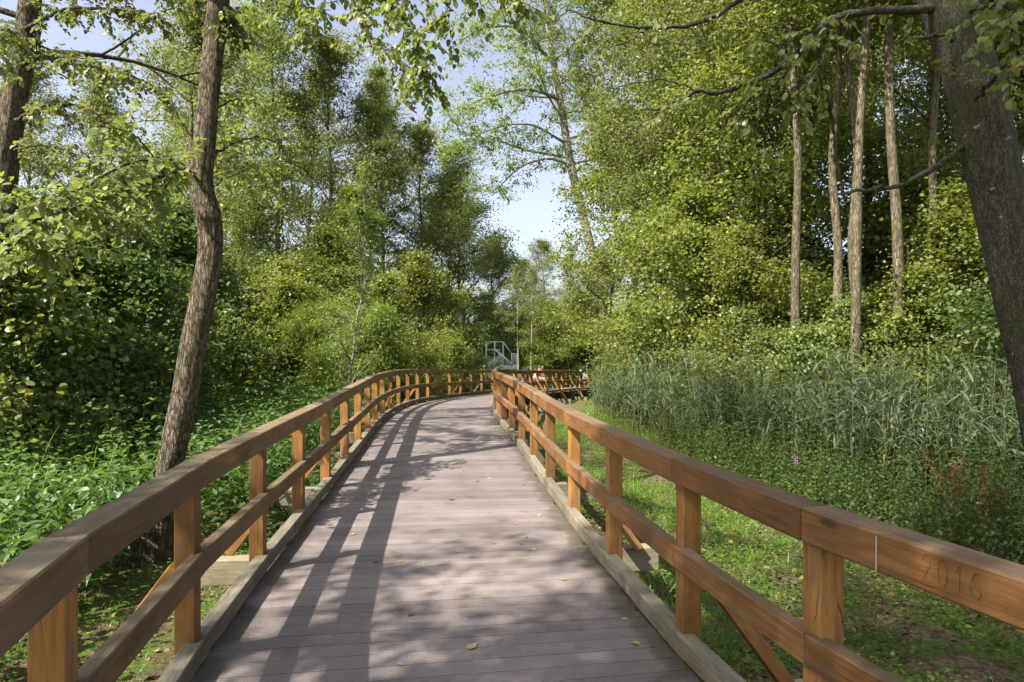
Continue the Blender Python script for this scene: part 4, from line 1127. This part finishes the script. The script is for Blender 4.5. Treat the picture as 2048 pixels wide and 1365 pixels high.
low_cover('leaf_litter', 'scattered dry brown leaves on the forest floor', ALL, 26000, .05, M['litter'], rng, .012, thr=-2)
lv = Leaves()
x, y = scatter(RGT, 26000, rng); k = path_clear(x, y, 1.05); x, y = x[k], y[k]
v = np.sin(x * 1.3 + 2 * np.sin(y * .5)) + .6 * np.sin(y * 1.1 + x); k = (v + rng.normal(0, .4, len(x)) > .35) | (y > 17); x, y = x[k], y[k]
n = len(x); az = rng.random(n) * 6.28; e = rng.uniform(.7, 1.4, n)
blades(lv, np.column_stack([x, y, gz(x, y)]), np.column_stack([np.cos(az) * np.cos(e), np.sin(az) * np.cos(e), np.sin(e)]), None, rng.uniform(.12, .34, n), .006, rng, bend=rng.uniform(.2, 1.0, n))
x, y = scatter(LFT, 5000, rng); k = path_clear(x, y, 1.1); x, y = x[k], y[k]; n = len(x); az = rng.random(n) * 6.28; e = rng.uniform(.5, 1.3, n)
blades(lv, np.column_stack([x, y, gz(x, y)]), np.column_stack([np.cos(az) * np.cos(e), np.sin(az) * np.cos(e), np.sin(e)]), None, rng.uniform(.05, .14, n), .004, rng, bend=rng.uniform(.2, 1.0, n))
tag(link('grass', lv.mesh('grass', M['grass'])), 'fine green grass among the ground cover', 'grass', kind='stuff')

TA = [(1.0, 1.2), (1.3, 8), (3.4, 12), (4.6, 9), (6.5, 5), (5, 1)]
herb_field('weeds', 'loose weeds and seedlings sprouting through the litter on the right', TA, 420, .22, .08, .045, M['herb'], rng, pairs=4, bot=.3, cat='weeds', dmax_big=6)
herb_field('border_herbs', 'light green herbs along the front of the reeds', [(2.6, 22), (2.7, 17), (3.0, 13), (3.8, 9.6), (4.6, 9.6), (4.2, 13), (3.7, 17), (3.2, 22)], 420, .5, .14, .07, M['herb'], rng, pairs=6, bot=.1, cat='herbs')
tb = Tubes(); xx, yy = scatter([(-5.5, 1.5), (-4.5, 8), (-2, 9), (2, 9), (6.5, 8), (6.5, 1.5)], 420, rng); kq = path_clear(xx, yy, 1.0); xx, yy = xx[kq], yy[kq]
for a_, b_ in zip(xx, yy):
    az = rng.random() * 6.28; L = rng.uniform(.08, .5); q_ = rng.normal(0, .02, (4, 2)).cumsum(0); t_ = np.linspace(0, L, 4)
    P3 = np.column_stack([a_ + math.cos(az) * t_ + q_[:, 0], b_ + math.sin(az) * t_ + q_[:, 1], np.zeros(4)]); P3[:, 2] = gz(P3[:, 0], P3[:, 1]) + .012 + rng.random() * .02
    tb.add(P3, np.linspace(1, .5, 4) * rng.uniform(.002, .006), 4)
tag(link('fallen_twigs', tb.mesh('fallen_twigs', M['twig'])), 'dead twigs scattered over the litter beside the boardwalk', 'twigs', kind='stuff')
lv = Leaves(); n = 900; sq = rng.uniform(1.5, 22, n); sd = np.where(rng.random(n) > .5, 1, -1); of = sd * (W / 2 - np.abs(rng.normal(0, .10, n)) - .01)
Pd = path(sq, of, 0).T; Pd[:, 2] += .004
lv.add(Pd, np.column_stack([rng.normal(0, 1, (n, 2)), np.zeros(n)]), np.column_stack([rng.normal(0, .12, (n, 2)), np.ones(n)]), rng.uniform(.005, .018, n), .8, TS, None, None, rng)
tag(link('debris', lv.mesh('debris', M['litter'])), 'leaf crumbs and grit gathered along the kerb timbers', 'debris', kind='stuff')

# a rusty dock plant and a purple flower in the herbs on the right
def dock(px, py, d, label, hgt):
    b = at(px, py, d); gx = b.copy(); gx[2] = float(gz(b[0], b[1])); root = thing('dock_plant', label, 'plant', tuple(gx), 0, 'rusty dock plants')
    r = np.random.default_rng(int(px)); tb = Tubes(); lv = Leaves()
    for q in range(4):
        dx = r.normal(0, .16, 2); P = np.array([[0, 0, 0], [dx[0] * .4, dx[1] * .4, hgt * .5], [dx[0], dx[1], hgt * r.uniform(.8, 1.05)]]); S3 = spline(P, 10); tb.add(S3, np.linspace(.006, .002, 10), 4)
        m = 260; t = r.uniform(4.5, 9, m); i = t.astype(int).clip(0, 8); pp = S3[i] + (S3[i + 1] - S3[i]) * (t - i)[:, None] + r.normal(0, .022, (m, 3))
        lv.add(pp, r.normal(0, 1, (m, 3)), r.normal(0, 1, (m, 3)), .016, .9, TS, None, None, r)
    link('stem', tb.mesh('dock_stem', M['litter']), root); link('seed_heads', lv.mesh('dock_seed', M['dock']), root)
dock(1915, 930, 8.2, 'rusty red dock seed stalks in the dark herbs near the right edge', 1.25)
dock(1965, 985, 7.8, 'lower rusty dock stalks nearest the right edge', 1.05)
dock(490, 820, 10.5, 'rusty dock stalks among the nettles behind the leaning trunk', 1.25)
dock(240, 800, 13, 'rusty dock stalks in the far nettles left of the leaning trunk', 1.3)
fl = thing('purple_flower', 'small purple flower in the herbs above the inner railing', 'flower', tuple(at(1593, 925, 9.0)))
lv = Leaves(); r = np.random.default_rng(2); m = 26
lv.add(r.normal(0, .012, (m, 3)) * np.array([1, 1, 2.5]), r.normal(0, 1, (m, 3)), r.normal(0, 1, (m, 3)), .016, .7, TR, None, None, r)
link('petals', lv.mesh('petals', M['purple']), fl)
tb = Tubes(); tb.add(np.array([[0, 0, 0], [.03, 0, -.4], [.02, .02, -.95]]), [.003, .004, .005], 4); link('stem', tb.mesh('flower_stem', M['herb_dark']), fl)

# ------------------------------------------------------------------ leaves lying on the deck
def deck_leaf(px, py, size, mk, label, group=None, seed=0, wr=.7):
    r = np.random.default_rng(seed + int(px * 3 + py))
    # find the point of the deck under that pixel
    best = None
    for s in np.arange(0, 34, .05):
        c = path(s); d = c[1]
        X = (px - 1024) / F
        # intersect cross line at s with the pixel's vertical plane
        t = head(s); den = math.cos(t) + X * math.sin(t)
        o = (X * c[1] - c[0]) / den
        p = path(s, o)
        yy = HZ - (p[2] - EYE) / p[1] * F
        if best is None or abs(yy - py) < best[0]: best = (abs(yy - py), p, o)
    p = best[1]
    lv = Leaves(); a = r.uniform(0, 6.28)
    D = np.array([[math.cos(a), math.sin(a), .02]]); v, f = T_big(.15)
    v = v.copy(); v[:, 2] = np.abs(v[:, 1]) * r.uniform(.1, .5) + .18 * (v[:, 0] - .5) ** 2 * r.uniform(.2, 1.6)
    v[:, 0] -= .5
    lv.add(np.zeros((1, 3)), D, np.array([[r.normal(0, .06), r.normal(0, .06), 1.0]]), size, wr, (v, f), r.random(1), np.zeros(1), r)
    me = lv.mesh('fallen_leaf', M[mk])
    zmin = min(vv.co.z for vv in me.vertices)
    o = link('fallen_leaf', me, None, (p[0], p[1], p[2] + .002 - zmin))
    return tag(o, label, 'leaf', group)
GL = 'dead leaves on the boards'
for px, py, s, mk, lab in [
    (944, 1296, .075, 'pale_leaf', 'large pale yellow leaf lying nearest the bottom edge of the boardwalk picture'),
    (1270, 1293, .055, 'yellow_leaf', 'yellow leaf close to the kerb timber at the bottom right of the deck'),
    (822, 1228, .06, 'brown_leaf', 'curled brown leaf left of centre on the near boards'),
    (1128, 1161, .045, 'yellow_leaf', 'flat lime yellow leaf on the right half of the near boards'),
    (1077, 1032, .06, 'yellow_leaf', 'curled green yellow leaf in the sun on the right half of the deck'),
    (1067, 1099, .045, 'pale_leaf', 'pale leaf right of centre between two shadow bands'),
    (987, 1087, .045, 'brown_leaf', 'brown leaf at the centre of the deck in half shade'),
    (902, 1001, .085, 'brown_leaf', 'long tan leaf strip lying across the middle boards'),
    (979, 958, .06, 'yellow_leaf', 'bright yellow leaf in the sunny part of the deck'),
    (1047, 971, .05, 'brown_leaf', 'brown leaf near the inner railing in the sunny part'),
    (706, 1069, .05, 'yellow_leaf', 'small orange yellow leaf between the railing shadows'),
    (601, 1193, .045, 'yellow_leaf', 'small yellow leaf by the outer kerb timber'),
    (1250, 1240, .04, 'pale_leaf', 'small pale leaf near the inner kerb timber'),
    (800, 1330, .04, 'brown_leaf', 'small brown leaf at the bottom centre in shade')]:
    deck_leaf(px, py, s, mk, lab, GL)
r = random.Random(12)
for q in range(26):
    px = r.uniform(720, 1060); py = 830 + 300 * r.random() ** 1.6
    if px > 985 + (py - 830) * .45 or px < 770 - (py - 840) * .55: continue
    deck_leaf(px, py, r.uniform(.03, .05), r.choice(['brown_leaf', 'brown_leaf', 'yellow_leaf', 'pale_leaf']), 'tiny dead leaf lying flat on the sunny boards further along the deck', GL, q)

# ------------------------------------------------------------------ far things: stairs, bin, pole, bench, people, bicycle
def local_tube(name, pts, rad, mat, parent, sides=6):
    tb = Tubes(); 
    for p, r_ in zip(pts, rad if isinstance(rad, (list, tuple)) else [rad] * len(pts)): tb.add(np.array(p, float), r_, sides, cap=True)
    return link(name, tb.mesh(name, mat), parent)
def lbox(name, boxes, mat, parent):
    V = []; Fq = []
    for (x0, x1, y0, y1, z0, z1) in boxes:
        a = len(V); V += [(x0, y0, z0), (x1, y0, z0), (x1, y1, z0), (x0, y1, z0), (x0, y0, z1), (x1, y0, z1), (x1, y1, z1), (x0, y1, z1)]
        Fq += [[a, a + 3, a + 2, a + 1], [a + 4, a + 5, a + 6, a + 7], [a, a + 1, a + 5, a + 4], [a + 1, a + 2, a + 6, a + 5], [a + 2, a + 3, a + 7, a + 6], [a + 3, a, a + 4, a + 7]]
    return link(name, mkmesh(name, V, [np.array(Fq)], mat), parent)
# stairs: two flights of a white steel stair tower, about 48 m away
D0 = 48.0; k_ = D0 / F
sx = (1035 - 1024) * k_
st = thing('metal_staircase', 'white galvanised steel staircase with railings beyond the boardwalk', 'staircase', (sx, D0, float(gz(sx, D0))))
zb = -float(gz(sx, D0))
def Z(py): return EYE - (py - HZ) * k_ + zb
def X(px): return (px - 1035) * k_
y0, y1 = 0.0, 1.1
lbox('landing', [(X(1004), X(1034), y0, y1, Z(738), Z(730.5))], M['galv'], st)
fr = []; 
for yy in (y0, y1): fr += [[(X(1034), yy, Z(760)), (X(1034), yy, Z(708))], [(X(1023.5), yy, Z(760)), (X(1023.5), yy, Z(708))], [(X(1006), yy, Z(684)), (X(1023.5), yy, Z(708))], [(X(1023.5), yy, Z(708)), (X(1034), yy, Z(708))],
                       [(X(972), yy, Z(684)), (X(1006), yy, Z(684))], [(X(968), yy, Z(727)), (X(1008), yy, Z(709))], [(X(968), yy, Z(731)), (X(1008), yy, Z(713))]]
for xx in (972, 989, 1006): fr += [[(X(xx), yy, 0), (X(xx), yy, Z(684))] for yy in (y0, y1)]
local_tube('handrail', fr, .035, M['galv'], st)
bal = []
for yy in (y0, y1):
    for px in np.arange(1025.5, 1034, 1.7): bal.append([(X(px), yy, Z(730)), (X(px), yy, Z(708))])
    for px in np.arange(996, 1022, 2.2):
        zt = Z(709 + (px - 1006) * 1.35) if px > 1006 else Z(709); bal.append([(X(px), yy, Z(731)), (X(px), yy, zt)])
    for px in np.arange(970, 994, 2.2): bal.append([(X(px), yy, Z(744 - (px - 968) * .45)), (X(px), yy, Z(727 - (px - 968) * .45))])
local_tube('baluster', bal, .014, M['galv'], st, 4)
def flight(name, pa, pb, za, zbm, yy0, yy1):
    bx = []; V_ = []; n_ = 12
    for i in range(n_):
        t = i / (n_ - 1); xx = pa + (pb - pa) * t; zz = za + (zbm - za) * t
        bx.append((min(xx, xx + .22), max(xx, xx + .22), yy0, yy1, zz - .03, zz))
    return lbox(name, bx, M['galv'], st)
flight('flight', X(972), X(1004), Z(746), Z(731), y0 + .03, y1 - .03)
flight('flight', X(1020), X(990), Z(728), Z(700), y0 + .03, y1 - .03)
local_tube('stringer', [[(X(1024), yy, Z(730)), (X(988), yy, Z(698))] for yy in (y0, y1)] + [[(X(970), yy, Z(748)), (X(1006), yy, Z(731))] for yy in (y0, y1)], .07, M['galv'], st)
lbox('upper_platform', [(X(972), X(1000), y0, y1, Z(701), Z(699))], M['galv'], st)

# bin hanging behind the far railing
bp = at(1171, 780, 39.0)
s_b = 38.0
pb = path(s_b, -(W / 2 + .42), 0)
bx_ = (1171 - 1024) / F * 40.0
bn = thing('litter_bin', 'grey cylindrical litter bin behind the far end of the railing', 'bin', (bx_, 40.0, float(gz(bx_, 40.0))))
zt = EYE - (746 - HZ) / F * 40 - float(gz(bx_, 40.0)); zl = EYE - (765 - HZ) / F * 40 - float(gz(bx_, 40.0))
local_tube('body', [[(0, 0, zl), (0, 0, zt - .05)]], .19, M['bin'], bn, 24)
local_tube('rim', [[(0, 0, zt - .05), (0, 0, zt)]], .205, M['bin'], bn, 24)
local_tube('stand', [[(0, .2, -.2), (0, .2, zt - .1)]], .03, M['bin'], bn, 10)
# green pole in the reeds
gp = at(1270, 706, 20.0); ggz = float(gz(gp[0], 20.0))
gpo = thing('green_pole', 'thin green pole standing up out of the reeds', 'pole', (gp[0], 20.0, ggz))
local_tube('shaft', [[(0, 0, -.2), (0, 0, gp[2] - ggz)]], .022, M['green_paint'], gpo, 10)
local_tube('cap', [[(0, 0, gp[2] - ggz), (0, 0, gp[2] - ggz + .03)]], .036, M['green_paint'], gpo, 10)

# bench on the outer side, people and bicycle
sB = 34.6; hB = head(sB); cB = path(sB, -(W / 2 - .38), 0)
bench = thing('bench', 'wooden bench by the far outer railing with two people on it', 'bench', tuple(cB), -hB)
BX = 1.45 / 2   # bench runs along local Y (path direction); faces local +X (to the deck centre)
lbox('seat', [(-.22, -.10, -BX, BX, .42, .455), (-.08, .04, -BX, BX, .42, .455), (.06, .18, -BX, BX, .42, .455)], M['rail_orange'], bench)
lbox('backrest', [(-.30, -.265, -BX, BX, .55, .67), (-.31, -.275, -BX, BX, .70, .82)], M['rail_orange'], bench)
for yy in (-.55, .55):
    lbox('leg', [(-.26, -.18, yy - .04, yy + .04, 0, .82), (.08, .16, yy - .04, yy + .04, 0, .419), (-.18, .08, yy - .035, yy + .035, .34, .419)], M['rail_brown'], bench)

def skin_mesh(name, verts, edges, radii, mat, root=0, sub=1):
    me = bpy.data.meshes.new(name + '_skel'); me.from_pydata([tuple(v) for v in verts], edges, [])
    ob = bpy.data.objects.new(name + '_tmp', me); C.objects.link(ob)
    m1 = ob.modifiers.new('s', 'SKIN'); m1.use_smooth_shade = True
    for i, r_ in enumerate(radii):
        sv = me.skin_vertices[0].data[i]; sv.radius = (r_, r_) if not isinstance(r_, tuple) else r_
        sv.use_root = (i == root)
    m2 = ob.modifiers.new('b', 'SUBSURF'); m2.levels = sub; m2.render_levels = sub
    bpy.context.view_layer.update()
    dg = bpy.context.evaluated_depsgraph_get(); out = bpy.data.meshes.new_from_object(ob.evaluated_get(dg))
    out.name = name; out.materials.clear(); out.materials.append(mat)
    bpy.data.objects.remove(ob)
    for p in out.polygons: p.use_smooth = True
    return out
def ellipsoid(c, r_, seg=16, ring=10, zmin=-9):
    bm = bmesh.new(); bmesh.ops.create_uvsphere(bm, u_segments=seg, v_segments=ring, radius=1)
    for v in bm.verts: v.co = Vector((v.co.x * r_[0] + c[0], v.co.y * r_[1] + c[1], v.co.z * r_[2] + c[2]))
    for f_ in bm.faces: f_.smooth = True
    return bm
def person_seated(label, loc, rz, sc, shirt, trousers, bald, lean):
    """faces local +X; origin at the feet's level under the seat"""
    root = thing('person', label, 'person', loc, rz); root.scale = (sc,) * 3
    pel = np.array([-.05, 0, .53]); che = pel + np.array([lean * .35, 0, .34]); nec = che + np.array([lean * .16, 0, .17]); hd = nec + np.array([lean * .12 + .02, 0, .15])
    v = [pel, (pel + che) / 2, che, nec, hd, hd + np.array([.01, 0, .06])]; e = [(0, 1), (1, 2), (2, 3), (3, 4), (4, 5)]; r_ = [(.15, .12), (.13, .105), (.155, .11), (.055, .055), (.082, .09), (.068, .075)]
    def add(p, par, rad): v.append(np.array(p, float)); e.append((par, len(v) - 1)); r_.append(rad); return len(v) - 1
    ar = []; lg = []
    for s in (-1, 1):
        a = add(che + np.array([0, s * .17, .08]), 2, .055); b = add(che + np.array([.06, s * .25, -.18]), a, .043); c = add(che + np.array([.27, s * .15, -.24]), b, .032)
        hnd = add(che + np.array([.33, s * .14, -.25]), c, (.028, .018))
        for q in range(5):
            th = (q - 2) * .30; L = [.055, .07, .075, .07, .055][q]
            f1 = add(v[hnd] + np.array([.03 * math.cos(th), .03 * math.sin(th), -.004]), hnd, .010)
            add(v[f1] + np.array([L * .6 * math.cos(th), L * .6 * math.sin(th), -.025]), f1, .008)
        h1 = add(pel + np.array([.04, s * .09, -.01]), 0, .085); kn = add(pel + np.array([.44, s * .11, .02]), h1, .06); an = add(np.array([.42 + .04, s * .11, .10]), kn, .038); add(np.array([.60, s * .12, .05]), an, .036)
        ar.append((a, b, c)); lg.append((h1, kn, an))
    link('body', skin_mesh('body', v, e, r_, M['skin'], 0, 1), root)
    # clothing follows the body
    V2 = [v[0], v[1], v[2], v[3] - np.array([0, 0, .04])]; E2 = [(0, 1), (1, 2), (2, 3)]; R2 = [(.17, .14), (.15, .12), (.17, .125), (.075, .07)]
    for a, b, c in ar:
        n0 = len(V2); V2 += [v[a], v[b], v[b] * .4 + v[c] * .6]; E2 += [(2, n0), (n0, n0 + 1), (n0 + 1, n0 + 2)]; R2 += [.07, .056, .044]
    link('shirt', skin_mesh('shirt', V2, E2, R2, shirt, 0, 1), root)
    V3 = [v[0]]; E3 = []; R3 = [(.175, .14)]
    for a, b, c in lg:
        n0 = len(V3); V3 += [v[a], v[b], v[c] + np.array([0, 0, .03])]; E3 += [(0, n0), (n0, n0 + 1), (n0 + 1, n0 + 2)]; R3 += [.10, .075, .055]
    link('trousers', skin_mesh('trousers', V3, E3, R3, trousers, 0, 1), root)
    for a, b, c in lg:
        s = v[c]; bm = ellipsoid((s[0] + .07, s[1], .045), (.14, .05, .045)); me = bpy.data.meshes.new('shoe'); bm.to_mesh(me); bm.free(); me.materials.append(M['dark_cloth']); link('shoe', me, root)
    # face
    H_ = hd + np.array([.0, 0, .03])
    for s in (-1, 1):
        bm = ellipsoid(H_ + np.array([.085, s * .03, .01]), (.012, .012, .010)); me = bpy.data.meshes.new('eye'); bm.to_mesh(me); bm.free(); me.materials.append(M['hair']); link('eye', me, root)
        bm = ellipsoid(H_ + np.array([.0, s * .092, -.005]), (.018, .010, .03)); me = bpy.data.meshes.new('ear'); bm.to_mesh(me); bm.free(); me.materials.append(M['skin']); link('ear', me, root)
    bm = ellipsoid(H_ + np.array([.102, 0, -.015]), (.016, .012, .022)); me = bpy.data.meshes.new('nose'); bm.to_mesh(me); bm.free(); me.materials.append(M['skin']); link('nose', me, root)
    if not bald:
        bm = ellipsoid(H_ + np.array([-.02, 0, .035]), (.105, .105, .10)); me = bpy.data.meshes.new('hair'); bm.to_mesh(me); bm.free(); me.materials.append(M['hair']); link('hair', me, root)
    return root
def on_bench(u):  # world position along the bench
    c, s = math.cos(-hB), math.sin(-hB); p = np.array([.02, u])
    return (cB[0] + c * p[0] - s * p[1], cB[1] + s * p[0] + c * p[1], cB[2])
person_seated('bald person in mint and white clothes sitting by the far railing', on_bench(.28), -hB - .5, 1.0, M['white_cloth'], M['mint_cloth'], True, .35)
person_seated('dark haired person leaning forward beside the bald person', on_bench(-.34), -hB - .3, .97, M['pink_cloth'], M['dark_cloth'], False, .6)

# bicycle leaning on the outer railing, left of the bench
sK = 32.6; cK = path(sK, -(W / 2 - .32), 0)
bk_ = thing('bicycle', 'bicycle with black handlebar and black bag standing left of the seated people', 'bicycle', tuple(cK), -head(sK))
def ringpts(cy_, r_, n_=28): return [(0, cy_ + r_ * math.cos(a), .34 + r_ * math.sin(a)) for a in np.linspace(0, 2 * math.pi, n_ + 1)]
for cy_ in (-.52, .52):
    wroot = local_tube('wheel', [[(0, cy_ - .02, .34), (0, cy_ + .02, .34)]], .03, M['steel'], bk_)
    local_tube('tyre', [ringpts(cy_, .325)], .018, M['rubber'], wroot); local_tube('rim', [ringpts(cy_, .30)], .010, M['steel'], wroot, 4)
    local_tube('spoke', [[(0, cy_, .34), (0, cy_ + .3 * math.cos(a), .34 + .3 * math.sin(a))] for a in np.linspace(0, 6.28, 15)], .002, M['steel'], wroot, 3)
local_tube('frame', [[(0, .52, .34), (0, .40, .80), (0, .36, .98)], [(0, .41, .76), (0, -.12, .74)], [(0, .43, .66), (0, -.02, .30)], [(0, -.02, .30), (0, -.16, .86)], [(0, -.02, .30), (0, -.52, .34)], [(0, -.13, .72), (0, -.52, .34)]], .016, M['bike_paint'], bk_)
local_tube('handlebar', [[(-.28, .26, 1.06), (-.2, .34, 1.04), (0, .38, 1.02), (.2, .34, 1.04), (.28, .26, 1.06)], [(0, .36, .98), (0, .38, 1.02)]], .014, M['rubber'], bk_)
bm = ellipsoid((0, -.19, .90), (.075, .13, .035)); me = bpy.data.meshes.new('saddle'); bm.to_mesh(me); bm.free(); me.materials.append(M['rubber']); link('saddle', me, bk_)
bag = lbox('bag', [(-.16, .16, .44, .66, .84, 1.10)], M['rubber'], bk_)

print('verts', sum(len(o.data.vertices) for o in bpy.data.objects if o.type == 'MESH'), 'objs', len(bpy.data.objects))
